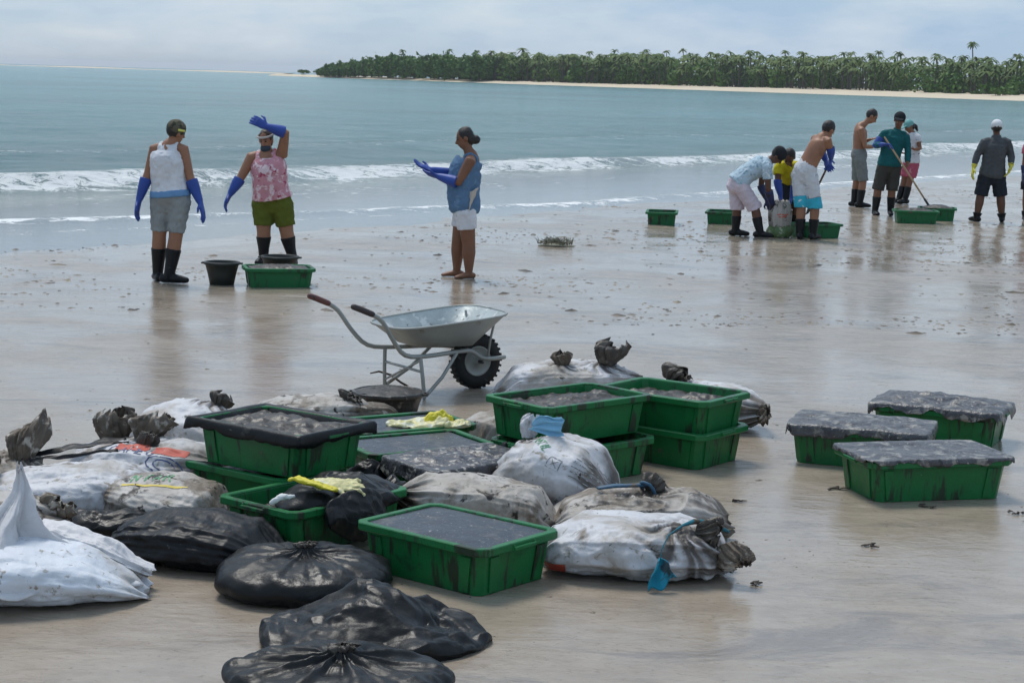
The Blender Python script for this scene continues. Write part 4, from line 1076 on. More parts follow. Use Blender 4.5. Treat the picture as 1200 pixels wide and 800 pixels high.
for k, (x, y, z, m, lab, s) in enumerate(((-0.52, 10.55, 0.232, M['yellow'], 'cream rag heaped on the dark film by the tub', (0.17, 0.09, 0.045)), (-0.40, 10.60, 0.232, M['yellow_b'], 'bright yellow rag on the dark film beside the cream rag', (0.09, 0.06, 0.085)), (-0.30, 10.56, 0.232, M['yellow'], 'small cream rag at the corner of the dark film', (0.10, 0.06, 0.045)))):
    V, F = crumpled(s[0], s[1], s[2], 141 + k, 120, 60, amp=2.6)
    V[:, 2] *= 0.9
    o = mk('rag', V, F, m); place(o, (x, y, z - 0.012), (0, 0, 15 * k)); tag(o, lab, 'rag')

# printing on the sacks, laid onto the curved cloth
def on_sack(root, V, F, name, m, depth=0.5):
    """V in the root's local frame (x, y above the sack): drop every point along the given direction onto the bag"""
    bag = [c for c in root.children if c.name.startswith('bag')][0]
    bv = BVHTree.FromPolygons([v.co.copy() for v in bag.data.vertices], [tuple(p.vertices) for p in bag.data.polygons])
    out = []; ok = []
    for v in V:
        o_, d_ = Vector(v[0]), Vector(v[1]).normalized()
        hit = bv.ray_cast(o_, d_)
        ok.append(hit[0] is not None)
        out.append(hit[0] + hit[1] * (0.0025 if hit[1].dot(d_) < 0 else -0.0025) if hit[0] is not None else o_)
    Fk = [f for f in F if all(ok[i] for i in f)]
    if Fk:
        mk(name, out, Fk, m, root)
def stroke_print(root, origin, ux, uy, d, strokes, width, m, name='print', scale=1.0):
    """strokes: polylines in (u, v); drawn as ribbons on the cloth"""
    ux, uy, origin, d = Vector(ux), Vector(uy), Vector(origin), Vector(d)
    V, F = [], []
    for s in strokes:
        pts = []
        for (a0, b0), (a1, b1) in zip(s[:-1], s[1:]):
            k = max(2, int(math.hypot(a1 - a0, b1 - b0) * scale / 0.015))
            pts += [(a0 + (a1 - a0) * q / k, b0 + (b1 - b0) * q / k) for q in range(k)]
        pts.append(s[-1])
        n0 = len(V)
        for i, (a0, b0) in enumerate(pts):
            p, q = pts[max(i - 1, 0)], pts[min(i + 1, len(pts) - 1)]
            tx, ty = q[0] - p[0], q[1] - p[1]; ln = math.hypot(tx, ty) or 1
            nx, ny = -ty / ln * width / scale, tx / ln * width / scale
            for sg in (-1, 1):
                V.append((origin + ux * ((a0 + sg * nx) * scale) + uy * ((b0 + sg * ny) * scale), d))
        for i in range(len(pts) - 1):
            F.append((n0 + 2 * i, n0 + 2 * i + 1, n0 + 2 * i + 3, n0 + 2 * i + 2))
    on_sack(root, V, F, name, m)
GL = {'M': [[(0, 0), (0, 1), (.35, .4), (.7, 1), (.7, 0)]], 'T': [[(0, 1), (.6, 1)], [(.3, 1), (.3, 0)]], 'I': [[(.1, 0), (.1, 1)]], 'L': [[(0, 1), (0, 0), (.5, 0)]],
      'C': [[(.6, .85), (.35, 1), (.08, .8), (0, .5), (.08, .2), (.35, 0), (.6, .15)]], 'S': [[(.55, .88), (.3, 1), (.05, .8), (.15, .56), (.45, .45), (.55, .2), (.3, 0), (0, .12)]], 'O': [[(.3, 0), (.05, .2), (0, .5), (.05, .8), (.3, 1), (.55, .8), (.6, .5), (.55, .2), (.3, 0)]],
      'A': [[(0, 0), (.3, 1), (.6, 0)], [(.1, .35), (.5, .35)]], 'R': [[(0, 0), (0, 1), (.4, 1), (.55, .8), (.4, .55), (0, .5)], [(.3, .5), (.6, 0)]], 'E': [[(.5, 1), (0, 1), (0, 0), (.5, 0)], [(0, .5), (.4, .5)]], 'N': [[(0, 0), (0, 1), (.55, 0), (.55, 1)]]}
def word(txt):
    out, x = [], 0.0
    for ch in txt:
        g = GL[ch]; out += [[(a + x, b_) for a, b_ in s] for s in g]
        x += max(a for s in g for a, b_ in s) + 0.28
    return out
# plump sack: green letters, a boxed mark, rows of fine print (seen on the side that faces the sea-ward walker)
dn = (0.25, 1.0, -0.75)
stroke_print(r7, (-0.17, -0.52, 0.66), (0.72, 0, -0.58), (0.35, 0.5, 0.35), dn, word('MTIL'), 0.0045, M['ink_green'], 'green_lettering', 0.062)
sq = [[(0, 0), (1, 0), (1, 1), (0, 1), (0, 0)], [(.2, .2), (.8, .8)], [(.2, .8), (.8, .2)]]
stroke_print(r7, (-0.02, -0.55, 0.49), (0.85, 0, -0.3), (0.2, 0.3, 0.8), dn, sq, 0.0022, M['ink_grey'], 'boxed_mark', 0.07)
stroke_print(r7, (0.11, -0.5, 0.58), (0.9, 0, -0.12), (0.1, 0.3, 0.9), dn, [[(0, -0.25 * k), (0.9 + 0.5 * ((k * 7) % 3) / 3, -0.25 * k)] for k in range(6)], 0.0022, M['ink_grey'], 'fine_print', 0.11)
# heaped sack: red blocks, navy scrawl and a spiral
dz = (0, 0.45, -1)
def blockp(x0, x1, y0, y1): return [[(x0, y0 + (y1 - y0) * k / 4), (x1, y0 + (y1 - y0) * k / 4 + 0.01)] for k in range(5)]
stroke_print(r1, (-0.10, -0.36, 0.6), (1, 0, 0), (0, 1, 0.1), dz, blockp(0, 0.17, 0, 0.06) + blockp(0.20, 0.38, 0.0, 0.055) + blockp(0.07, 0.15, 0.06, 0.09), 0.0085, M['ink_red'], 'red_block')
stroke_print(r1, (-0.13, -0.40, 0.6), (1, 0, 0.0), (0, 1, 0.1), dz, [[(a * 0.06 + x, b_ * 0.07) for a, b_ in s] for x, ch in zip((0, .06, .11, .16, .21), 'CAMEO') for s in GL[ch]], 0.004, M['ink_navy'], 'navy_lettering')
spiral = [[(0.035 * (1 + q * 0.07) * math.cos(q * 0.5) * 1.3, 0.02 * (1 + q * 0.07) * math.sin(q * 0.5)) for q in range(22)]]
stroke_print(r1, (0.20, -0.43, 0.6), (1, 0, 0), (0, 1, 0.1), dz, spiral, 0.0035, M['ink_navy'], 'navy_spiral')
stroke_print(r1, (-0.12, -0.28, 0.6), (1, 0, 0.0), (0, 1, 0.1), dz, [[(0, 0), (0.04, 0.05), (0.08, 0.06), (0.1, 0.03), (0.06, 0.0)]], 0.006, M['ink_navy'], 'blue_mark')
# dirty sack: yellow band and green letters (local x runs the other way)
stroke_print(r2, (0.10, 0.32, 0.55), (-1, 0, 0), (0, -1, 0.1), (0, -0.5, -1), [[(x * 0.9, 0.00 + 0.12 * x + 0.25 * x * x) for x in np.linspace(-0.05, 0.3, 9)]], 0.009, M['ink_yellow'], 'yellow_band')
stroke_print(r2, (0.12, 0.27, 0.55), (-0.97, -0.2, 0), (0.1, -1, 0.1), (0, -0.5, -1), [[(a * 0.055 + x, b_ * 0.09 - 0.01) for a, b_ in s] for x, ch in zip((0, .055, .11, .165), 'NTAR') for s in GL[ch]], 0.0045, M['ink_green'], 'green_lettering')
stroke_print(r10, (-0.41, -0.5, 0.02), (1, 0, 0), (0, 0, 1), (0, 1, 0.02), blockp(0, 0.10, 0, 0.035), 0.0055, M['ink_red'], 'red_patch')

# ------------------------------------------------------------------ wheelbarrow
def bar(acc, pts, r, n=8):
    tube(acc, pts, [r] * len(pts), n=n)
def wheelbarrow(x, y, yaw):
    r = thing('wheelbarrow', 'grey steel wheelbarrow standing empty on the wet sand behind the crates', 'wheelbarrow', (x, y, 0), R(yaw))
    # tray: rows from rim (top) to floor, outer then inner
    def ring(x0, x1, hw0, hw1, z0, z1, n=40):
        out = []
        for i in range(n):
            a = 2 * math.pi * i / n
            c, s = math.cos(a), math.sin(a)
            e = 0.5
            u = math.copysign(abs(c) ** e, c); v = math.copysign(abs(s) ** e, s)
            f = (u + 1) / 2
            out.append((x0 + (x1 - x0) * f, v * (hw0 + (hw1 - hw0) * f), z0 + (z1 - z0) * f))
        return out
    top = (-0.30, 0.60, 0.29, 0.34, 0.485, 0.565)
    flo = (-0.12, 0.36, 0.18, 0.23, 0.352, 0.342)
    def lerp(k, off=0.0):
        q = [a + (b_ - a) * k for a, b_ in zip(top, flo)]
        return ring(q[0] + off, q[1] - off, q[2] - off, q[3] - off, q[4] + off, q[5] + off)
    V = ring(*flo) + lerp(0.5) + lerp(0.08) + lerp(0.0)
    F = [tuple(f) for f in gridF(40, 4, True)] + [tuple(range(40))[::-1]]
    tray = mk('tray', V, F, M['steel'], r)
    V = lerp(0.0, 0.003) + lerp(0.5, 0.006) + lerp(1.0, 0.006)
    mk('tray_lining', V, [tuple(f)[::-1] for f in gridF(40, 3, True)] + [tuple(range(80, 120))], M['tray_in'], tray)
    a = Acc(); p = lerp(0.0); tube(a, p + [p[0]], [0.009] * 41, n=6, round0=False, round1=False)
    mk('rolled_edge', a.V, a.F, M['steel'], tray)
    for s in (-1, 1):
        a = Acc()
        pts = catmull([(-0.56, s * 0.32, 0.62), (-0.47, s * 0.32, 0.56), (-0.37, s * 0.30, 0.42), (-0.26, s * 0.27, 0.315), (-0.08, s * 0.24, 0.295), (0.2, s * 0.17, 0.30), (0.36, s * 0.11, 0.29), (0.46, s * 0.085, 0.235), (0.56, s * 0.08, 0.22), (0.66, s * 0.078, 0.225)], 3)
        bar(a, pts, 0.0165)
        mk('handle', a.V, a.F, M['steel'], r)
        a = Acc(); tube(a, [(-0.69, s * 0.32, 0.67), (-0.64, s * 0.32, 0.652), (-0.55, s * 0.32, 0.615)], [0.021, 0.022, 0.021], n=10)
        mk('grip', a.V, a.F, M['grip_red'] if s > 0 else M['grip'], r)
        a = Acc()
        bar(a, [(-0.13, s * 0.25, 0.29), (-0.12, s * 0.27, 0.15), (-0.11, s * 0.28, 0.014)], 0.014)
        mk('leg', a.V, a.F, M['steel'], r)
        a = Acc()
        bar(a, [(0.20, s * 0.18, 0.29), (0.06, s * 0.23, 0.14), (-0.09, s * 0.275, 0.03)], 0.013)
        mk('strut', a.V, a.F, M['steel'], r)
        a = Acc(); bar(a, [(0.52, s * 0.083, 0.235), (0.50, s * 0.14, 0.36), (0.50, s * 0.20, 0.53)], 0.009)
        mk('tray_stay', a.V, a.F, M['steel'], r)
    a = Acc(); bar(a, [(-0.12, -0.265, 0.19), (-0.12, 0.265, 0.19)], 0.010); bar(a, [(-0.13, -0.255, 0.27), (-0.11, 0.275, 0.06)], 0.008)
    mk('cross_brace', a.V, a.F, M['steel'], r)
    # wheel
    wheel = mk('wheel', *_torus(0.148, 0.052, 0.046), M['rubber'], r)
    wheel.location = (0.47, 0, 0.20)
    a = Acc()
    for i in range(30):
        an = 2 * math.pi * i / 30
        Mx = Matrix.Rotation(-an, 3, 'Y')
        for s in (-1, 1):
            box(a, Mx @ Vector((0.193, s * 0.022, 0)), (0.012, 0.036, 0.016), Mx)
    mk('tread', a.V, a.F, M['rubber'], wheel, False)
    V = []; n = 36
    for rr, yy in ((0.02, -0.05), (0.02, -0.03), (0.07, -0.018), (0.098, -0.03), (0.108, -0.036), (0.108, 0.036), (0.098, 0.03), (0.07, 0.018), (0.02, 0.03), (0.02, 0.05)):
        V += [(rr * math.cos(2 * math.pi * i / n), yy, rr * math.sin(2 * math.pi * i / n)) for i in range(n)]
    mk('rim', V, [tuple(f) for f in gridF(n, 10, True)] + [tuple(range(n))[::-1], tuple(range(9 * n, 10 * n))], M['steel'], wheel)
    a = Acc(); tube(a, [(0, -0.095, 0), (0, 0.095, 0)], [0.012, 0.012], n=10)
    mk('axle', a.V, a.F, M['metal_dark'], wheel)
    return r
def _torus(R0, rr, hw, n=48, m=14):
    V = []
    for i in range(n):
        a = 2 * math.pi * i / n
        for j in range(m):
            b_ = 2 * math.pi * j / m
            q = R0 + rr * math.cos(b_)
            V.append((q * math.cos(a), hw * math.sin(b_), q * math.sin(a)))
    F = [(i * m + j, i * m + (j + 1) % m, ((i + 1) % n) * m + (j + 1) % m, ((i + 1) % n) * m + j) for i in range(n) for j in range(m)]
    return V, F
wheelbarrow(-0.65, 12.98, 33)

# ------------------------------------------------------------------ buckets, tubs
def tub(name, label, x, y, r0, r1, h, fill=None, m=None, z=0.0, mess=0.0, seed=3, cat='bucket'):
    root = thing(name, label, cat, (x, y, z + ground(x, y)))
    n = 44
    V = []
    rows = [(r0, 0.0), (r0 + (r1 - r0) * 0.45, h * 0.45), (r1, h - 0.03), (r1 + 0.012, h - 0.028), (r1 + 0.014, h - 0.004), (r1 + 0.008, h), (r1 - 0.006, h), (r1 - 0.010, h - 0.03), (r0 - 0.006, 0.012)]
    for q, z_ in rows:
        for i in range(n):
            a = 2 * math.pi * i / n
            k = 1 + mess * float(vnoise(math.cos(a) * 3, math.sin(a) * 3, z_ * 9, seed))
            V.append((q * k * math.cos(a), q * k * math.sin(a), z_ + (mess * 0.08 * float(vnoise(math.cos(a) * 4, math.sin(a) * 4, 0, seed + 2)) if z_ > 0 else 0)))
    mk('wall', V, [tuple(f) for f in gridF(n, len(rows), True)] + [tuple(range(n))[::-1], tuple(range(8 * n, 9 * n))], m or M['bucket'], root)
    for s in (-1, 1):
        a = Acc(); tube(a, [(s * (r1 + 0.01), -0.045, h - 0.015), (s * (r1 + 0.035), -0.03, h - 0.015), (s * (r1 + 0.035), 0.03, h - 0.015), (s * (r1 + 0.01), 0.045, h - 0.015)], [0.008] * 4, n=6)
        mk('handle', a.V, a.F, m or M['bucket'], root)
    if fill:
        V = []
        for k in range(12):
            q = (k / 11)
            for i in range(n):
                a = 2 * math.pi * i / n
                X, Y = q * (r1 - 0.008) * math.cos(a), q * (r1 - 0.008) * math.sin(a)
                V.append((X, Y, fill[0] + fill[1] * (1 - q * q) + 0.016 * float(fbm(X * 14, Y * 14, 0, seed, 3))))
        o = mk('sludge', V, [tuple(f) for f in gridF(n, 12, True)] + [tuple(range(n))[::-1]], M['sludge'])
        o.location = root.location
        tag(o, fill[2], 'sludge')
    return root
tub('tub', 'low round tub caked in black sludge, brimful, by the wheelbarrow legs', -0.80, 12.1, 0.185, 0.222, 0.155, (0.150, 0.022, 'grey sludge heaped level in the caked round tub'), M['tar'], 0, 0.03, 5, 'tub')
tub('bucket', 'black bucket on the sand between the white vest man and the sand crate', -3.02, 19.32, 0.125, 0.172, 0.235)
tub('basin', 'shallow black basin behind the sand-filled crate by the pink top woman', -2.50, 19.95, 0.14, 0.19, 0.25, None, None, 0, 0, 3, 'basin')
crate('sand-filled green crate beside the black bucket and the pink top woman', -2.44, 19.35, 14, 0, 0.72, 0.50, 0.20, M['crate_far'])
fillmass('sludge', 'pale oily sand heaped in the crate beside the black bucket', -2.44, 19.35, 14, 0.011, 0.185, 0.60, 0.38, M['sludge'], 0.035, 201, 0.014)
def groundpt(px, py):
    u, v = px - 600, 400 - py
    c, s = math.cos(ROLL), math.sin(ROLL)
    a, b_ = u * c - v * s, u * s + v * c
    d = (a, FOC * math.cos(PITCH) + b_ * math.sin(PITCH), -FOC * math.sin(PITCH) + b_ * math.cos(PITCH))
    t_ = -CAM_H / d[2]
    return d[0] * t_, d[1] * t_
for lab, px, py, yw, l_, h_, dy in (('small green crate alone on the churned sand, nearest the seaweed clump', 777, 264, 84, 0.74, 0.20, 0.3),
                             ('green crate standing behind the man in the pale blue shirt', 848, 263, 80, 0.74, 0.20, 0.3),
                             ('muddy green crate behind the boots of the man in turquoise shorts', 958, 280, 22, 0.70, 0.21, 0.25),
                             ('green crate at the foot of the long-handled hoe', 1076, 262.5, -4, 0.74, 0.21, 0.25),
                             ('dirty green crate behind the hoe crate, heaped with oily sand', 1102, 259, -12, 0.66, 0.22, 0.3)):
    x, y = groundpt(px, py)
    crate(lab, x, y + dy, yw, 0, l_, 0.50, h_, M['crate_far'], None, False)
    heap = 0.06 if 'hoe' in lab else 0.0
    lb = {'small': 'thin sludge inside the small lone crate', 'green crate s': 'sludge inside the crate behind the pale blue shirt', 'muddy': 'sludge in the muddy crate behind the boots', 'green crate a': 'oily sand heaped in the crate at the hoe', 'dirty': 'oily sand heaped in the dirty crate behind the hoe crate'}
    k = [q for q in lb if lab.startswith(q)][0]
    fillmass('sludge', lb[k], x, y + dy, yw, ground(x, y) + 0.012, h_ - 0.05 + (0.03 if heap else 0), l_ - 0.15, 0.35, M['sludge'], heap, 211 + int(px), 0.012)

# ------------------------------------------------------------------ people
SKIN = {'tan': (0.30, 0.145, 0.085), 'brown': (0.20, 0.092, 0.052), 'dark': (0.125, 0.058, 0.035), 'light': (0.36, 0.19, 0.125)}
def skinmat(k):
    n = 'skin_' + k
    if n not in M: M[n] = mat(n, SKIN[k], 0.5, 0.35, var=0.16, vscale=7, spots=[(tuple(c * 0.72 for c in SKIN[k]), 5, 0.55, 0.2)], bump=0.1)
    return M[n]
def cloth(name, c, spots=(), **kw):
    if name not in M: M[name] = mat(name, c, 0.85, 0.15, spots=list(spots), bump=0.25, bscale=60, var=0.14, vscale=8, **kw)
    return M[name]
cloth('white_vest', (0.66, 0.67, 0.70), [((0.5, 0.5, 0.52), 7, 0.62, 0.1)])
cloth('blue_band', (0.14, 0.28, 0.48))
cloth('grey_denim', (0.27, 0.29, 0.29), [((0.18, 0.2, 0.2), 10, 0.58, 0.1)])
cloth('pink_floral', (0.55, 0.26, 0.30), [((0.74, 0.58, 0.60), 14, 0.52, 0.05), ((0.36, 0.06, 0.11), 17, 0.60, 0.04), ((0.5, 0.25, 0.12), 9, 0.66, 0.04)])
cloth('olive_shorts', (0.105, 0.125, 0.02), [((0.07, 0.08, 0.018), 8, 0.6, 0.1)])
cloth('blue_top', (0.105, 0.19, 0.31), [((0.15, 0.25, 0.38), 9, 0.56, 0.1)])
cloth('white_shorts', (0.66, 0.66, 0.69), [((0.52, 0.5, 0.5), 8, 0.6, 0.1)])
cloth('pale_shirt', (0.44, 0.55, 0.62), [((0.22, 0.34, 0.42), 16, 0.55, 0.05), ((0.66, 0.70, 0.72), 13, 0.60, 0.05)])
cloth('pinkish_shorts', (0.58, 0.50, 0.55), [((0.50, 0.36, 0.40), 5, 0.62, 0.12)])
cloth('yellow_shirt', (0.55, 0.47, 0.02))
cloth('board_white', (0.60, 0.61, 0.63), [((0.34, 0.36, 0.38), 8, 0.58, 0.06)])
cloth('board_cyan', (0.05, 0.40, 0.52), [((0.62, 0.66, 0.68), 7, 0.60, 0.05)])
cloth('grey_shorts', (0.19, 0.205, 0.20), [((0.3, 0.3, 0.28), 10, 0.66, 0.06)])
cloth('teal_shirt', (0.012, 0.10, 0.105))
cloth('dark_olive', (0.055, 0.052, 0.045))
cloth('white_shirt', (0.60, 0.60, 0.62), [((0.12, 0.12, 0.16), 9, 0.62, 0.04)])
cloth('pink_shorts', (0.42, 0.09, 0.14), [((0.55, 0.3, 0.3), 10, 0.6, 0.08)])
cloth('charcoal_jacket', (0.075, 0.080, 0.085))
cloth('navy_shorts', (0.022, 0.026, 0.034))
cloth('pink_top', (0.50, 0.14, 0.18))
cloth('mask_dark', (0.05, 0.065, 0.085))
cloth('camo', (0.12, 0.11, 0.08), [((0.05, 0.05, 0.035), 18, 0.52, 0.04), ((0.2, 0.18, 0.13), 22, 0.6, 0.04)])
cloth('black_cap', (0.02, 0.022, 0.026))
cloth('white_cap', (0.68, 0.69, 0.70))
cloth('teal_cap', (0.16, 0.36, 0.35))
cloth('headband', (0.45, 0.42, 0.40))
cloth('cream_cloth', (0.52, 0.46, 0.40))
M['hair'] = mat('black_hair', (0.013, 0.011, 0.010), 0.5, 0.5, bump=0.6, bscale=90)
M['hair_brown'] = mat('brown_hair', (0.06, 0.035, 0.022), 0.55, 0.5, bump=0.6, bscale=90)
M['eye'] = mat('eye', (0.02, 0.015, 0.012), 0.2)
M['lip'] = mat('lip', (0.20, 0.06, 0.05), 0.5)
M['blue_glove'] = mat('blue_rubber', (0.022, 0.062, 0.30), 0.5, 0.4, spots=[((0.04, 0.05, 0.12), 9, 0.62, 0.12)], bump=0.2, var=0.2)
M['navy_glove'] = mat('navy_rubber', (0.022, 0.030, 0.10), 0.45, 0.45, spots=[((0.02, 0.02, 0.03), 9, 0.55, 0.12)], bump=0.2)
M['yellow_glove'] = mat('yellow_glove', (0.62, 0.55, 0.05), 0.5, 0.4)
M['boot'] = mat('black_boot', (0.008, 0.009, 0.011), 0.42, 0.25, spots=[((0.10, 0.09, 0.075), 12, 0.64, 0.1)], bump=0.2)
M['strap_yellow'] = mat('yellow_strap', (0.6, 0.6, 0.12), 0.6)

def hand(acc, wrist, d, palm_n, curl=0.5, k=1.0, thumb=1):
    d = d.normalized(); n_ = (palm_n - d * palm_n.dot(d)).normalized(); s = d.cross(n_)
    tube(acc, [wrist - d * 0.01, wrist + d * 0.035 * k, wrist + d * 0.085 * k], [(0.030 * k, 0.023 * k), (0.043 * k, 0.020 * k), (0.042 * k, 0.017 * k)], side=s, n=10)
    for q, ln in zip((-1.5, -0.5, 0.5, 1.5), (0.060, 0.075, 0.080, 0.070)):
        b0 = wrist + d * 0.085 * k + s * (q * 0.0225 * k)
        p1 = b0 + (d + n_ * curl * 0.5 + s * q * 0.05).normalized() * ln * 0.5 * k
        p2 = p1 + (d + n_ * curl * 1.6).normalized() * ln * 0.5 * k
        tube(acc, [b0 - d * 0.015, b0, p1, p2], [0.0095 * k, 0.0105 * k, 0.010 * k, 0.008 * k], n=8)
    t0 = wrist + d * 0.025 * k + s * (thumb * 0.032 * k)
    t1 = t0 + (d * 0.7 + s * thumb * 0.8 + n_ * 0.3).normalized() * 0.042 * k
    t2 = t1 + (d + s * thumb * 0.15 + n_ * curl).normalized() * 0.032 * k
    tube(acc, [t0 - s * thumb * 0.01, t0, t1, t2], [0.013 * k, 0.013 * k, 0.012 * k, 0.009 * k], n=8)

def chain(pts, rads, t0, t1, off, steps=8):
    """cut a limb (joint points with radii) between two fractions and inflate it"""
    P = [np.array(tuple(p) + (r,)) for p, r in zip(pts, rads)]
    cum = [0.0]
    for a, b_ in zip(P[:-1], P[1:]): cum.append(cum[-1] + np.linalg.norm(a[:3] - b_[:3]))
    cum = np.array(cum) / cum[-1]
    A = np.array(P)
    ts = np.linspace(t0, t1, steps)
    Q = np.stack([np.interp(ts, cum, A[:, k]) for k in range(4)], -1)
    return [Vector(q[:3]) for q in Q], [float(q[3]) + off for q in Q]

def person(label, base, reg, J, sk='brown', w=1.0, face=(0, -1, 0), facing=(0, -1, 0), shirt=None, tank=False, sleeve=0.0, shirt_mat=None, hem=0.0, shorts_mat=None,
           short_len=0.55, short_flare=0.03, shorts2=None, boots=True, boot_h=0.30, glove=None, glove_t=(0.55, 0.97), glove_side='LR', hair='hair', hair_style='short', cap=None, brim=True, mask=None,
           belly=0.0, bust=0.0, curl=0.5, palm=None, head_k=1.0, band=None, vox=0.011, extra=None, shoe_low=False, toes=None):
    """J: joints read as (u, v, depth) in a drawing whose scale is reg = (ox, oy, zoom); base = ground contact in picture units.
    They are turned into metres about the person's own standing point."""
    bx, by = base
    gx, gy = groundpt(bx, by)
    mpp = gy / FOC
    ox, oy, zs = reg
    lean = 0.029 + (bx - 600) / 15600
    gz = ground(gx, gy)
    def jp(q):
        px, py = ox + q[0] / zs, oy + q[1] / zs
        z = (by - py) * mpp * 1.01 + q[2] * 0.07
        return Vector(((px - bx) * mpp - z * lean, q[2], z))
    P = {k: jp(v) for k, v in J.items()}
    for s in 'LR':
        P['an' + s].z = 0.075
    root = thing('person', label, 'person', (gx, gy, gz))
    sm = skinmat(sk)
    facing = Vector(facing).normalized(); face = Vector(face).normalized()
    side = (P['shR'] - P['shL']).normalized()
    hside = (P['hipR'] - P['hipL']).normalized()
    up = Vector((0, 0, 1))
    # --- torso rings
    pel, wai, che, nec, hd = P['pelvis'], P['waist'], P['chest'], P['neck'], P['head']
    smid = (P['shL'] + P['shR']) / 2
    sw = (P['shR'] - P['shL']).length / 2
    hw = max((P['hipR'] - P['hipL']).length / 2 + 0.075 * w, 0.15 * w)
    tdir = (nec - pel).normalized()
    low = pel - (wai - pel).normalized() * 0.07
    fr_t = (facing - tdir * facing.dot(tdir)).normalized()
    ctr = [low, pel, wai + fr_t * belly * 0.5, che + fr_t * bust * 0.4, smid - tdir * 0.045, smid + tdir * 0.03, nec]
    rs = [hw * 0.8, hw, max(hw * 0.86, 0.135 * w), max(sw * 0.88, 0.14 * w), sw * 0.92, sw * 0.52, 0.058]
    rf = [0.10 * w, 0.125 * w, 0.105 * w + belly, 0.118 * w + bust, 0.095 * w, 0.068 * w, 0.056]
    sides = [hside, hside, (hside + side) / 2, side, side, side, side]
    dat = catmull([np.array([*c, a, b_, *s]) for c, a, b_, s in zip(ctr, rs, rf, sides)], 4)
    def torso(acc, i0, i1, off, rnd=True, k=1.0):
        d = dat[i0:i1 + 1]
        tube(acc, [Vector(q[:3]) for q in d], [((float(q[3]) + off) * k, (float(q[4]) + off) * k) for q in d], side=[Vector(q[5:8]) for q in d], n=20, round0=rnd, round1=rnd)
    arms, legs = {}, {}
    for s in 'LR':
        sh, el, wr = P['sh' + s], P['el' + s], P['wr' + s]
        inn = sh * 0.75 + smid * 0.25
        arms[s] = ([inn, sh, sh.lerp(el, 0.5), el, el.lerp(wr, 0.35), wr], [0.052 * w, 0.055 * w, 0.047 * w, 0.039 * w, 0.040 * w, 0.027])
        hp, kn, an = P['hip' + s], P['kn' + s], P['an' + s]
        legs[s] = ([hp, hp.lerp(kn, 0.4), kn, kn.lerp(an, 0.3), an], [0.094 * w, 0.080 * w, 0.062 * w, 0.064 * w, 0.042])
    B = Acc()
    torso(B, 0, len(dat) - 1, 0)
    hdir = (hd - nec).normalized()
    tube(B, [nec - hdir * 0.05, nec, hd - hdir * 0.06], [0.062, 0.056, 0.052], n=12)
    # --- head
    fz = (face - hdir * face.dot(hdir)).normalized()
    sx = fz.cross(hdir).normalized()
    k = head_k
    ax = (sx, fz, hdir)
    ellipsoid(B, hd + hdir * 0.022 * k - fz * 0.008, ax, (0.074 * k, 0.092 * k, 0.098 * k))
    ellipsoid(B, hd - hdir * 0.045 * k + fz * 0.022 * k, ax, (0.058 * k, 0.066 * k, 0.072 * k))
    tube(B, [hd + hdir * 0.022 * k + fz * 0.078 * k, hd - hdir * 0.022 * k + fz * 0.103 * k], [0.010 * k, 0.016 * k], n=8)
    for s in (-1, 1):
        ellipsoid(B, hd + sx * s * 0.077 * k - hdir * 0.005 - fz * 0.008, ax, (0.012, 0.020 * k, 0.030 * k), 8, 6)
    for s in 'LR':
        tube(B, arms[s][0], arms[s][1], n=12)
        tube(B, legs[s][0], legs[s][1], n=14)
        td = (toes or {}).get(s)
        td = Vector(td).normalized() if td else facing
        td.z = 0; td.normalize()
        an = P['an' + s]
        hl = Vector((an.x, an.y, 0.0)) - td * 0.055
        tube(B, [an, an + Vector((0, 0, -0.03))], [0.04, 0.04], n=10)
        tube(B, [hl + up * 0.035, hl + td * 0.08 + up * 0.04, hl + td * 0.16 + up * 0.03, hl + td * 0.215 + up * 0.02], [(0.032, 0.034), (0.038, 0.038), (0.045, 0.026), (0.036, 0.018)], side=td.cross(up), n=12)
        if not (glove and s in glove_side):
            wr = P['wr' + s]; hv = P['ha' + s] - wr
            pn = Vector((palm or {}).get(s, (-side if s == 'R' else side)))
            hand(B, wr, hv, pn, curl, 0.95, 1 if (s == 'L') else -1)
    fuse('body', B, vox * 0.85, sm, root, 3)
    # eyes and mouth
    for s in (-1, 1):
        a = Acc(); ellipsoid(a, hd + hdir * 0.012 * k + sx * s * 0.031 * k + fz * 0.080 * k, ax, (0.013, 0.008, 0.007), 8, 6)
        mk('eye', a.V, a.F, M['eye'], root)
        a = Acc(); tube(a, [hd + hdir * 0.034 * k + sx * s * 0.014 * k + fz * 0.086 * k, hd + hdir * 0.036 * k + sx * s * 0.046 * k + fz * 0.074 * k], [0.005, 0.004], n=6)
        mk('eyebrow', a.V, a.F, M[hair], root)
    a = Acc(); ellipsoid(a, hd - hdir * 0.052 * k + fz * 0.084 * k, ax, (0.022, 0.008, 0.007), 8, 6)
    mk('mouth', a.V, a.F, M['lip'], root)
    # --- hair
    a = Acc()
    ellipsoid(a, hd + hdir * 0.032 * k - fz * 0.022 * k, ax, (0.083 * k, 0.094 * k, 0.098 * k))
    if hair_style != 'short':
        ellipsoid(a, hd - hdir * 0.01 * k - fz * 0.05 * k, ax, (0.07 * k, 0.06 * k, 0.085 * k))
    if hair_style == 'bun':
        ellipsoid(a, hd - hdir * 0.05 * k - fz * 0.115 * k, ax, (0.042, 0.05, 0.05))
    if hair_style == 'tail':
        tube(a, [hd + hdir * 0.0 - fz * 0.09, hd - hdir * 0.06 - fz * 0.135, hd - hdir * 0.14 - fz * 0.12], [0.035, 0.04, 0.02], n=10)
    fuse('hair', a, 0.009, M[hair], root, 2, 0.012, 0.03)
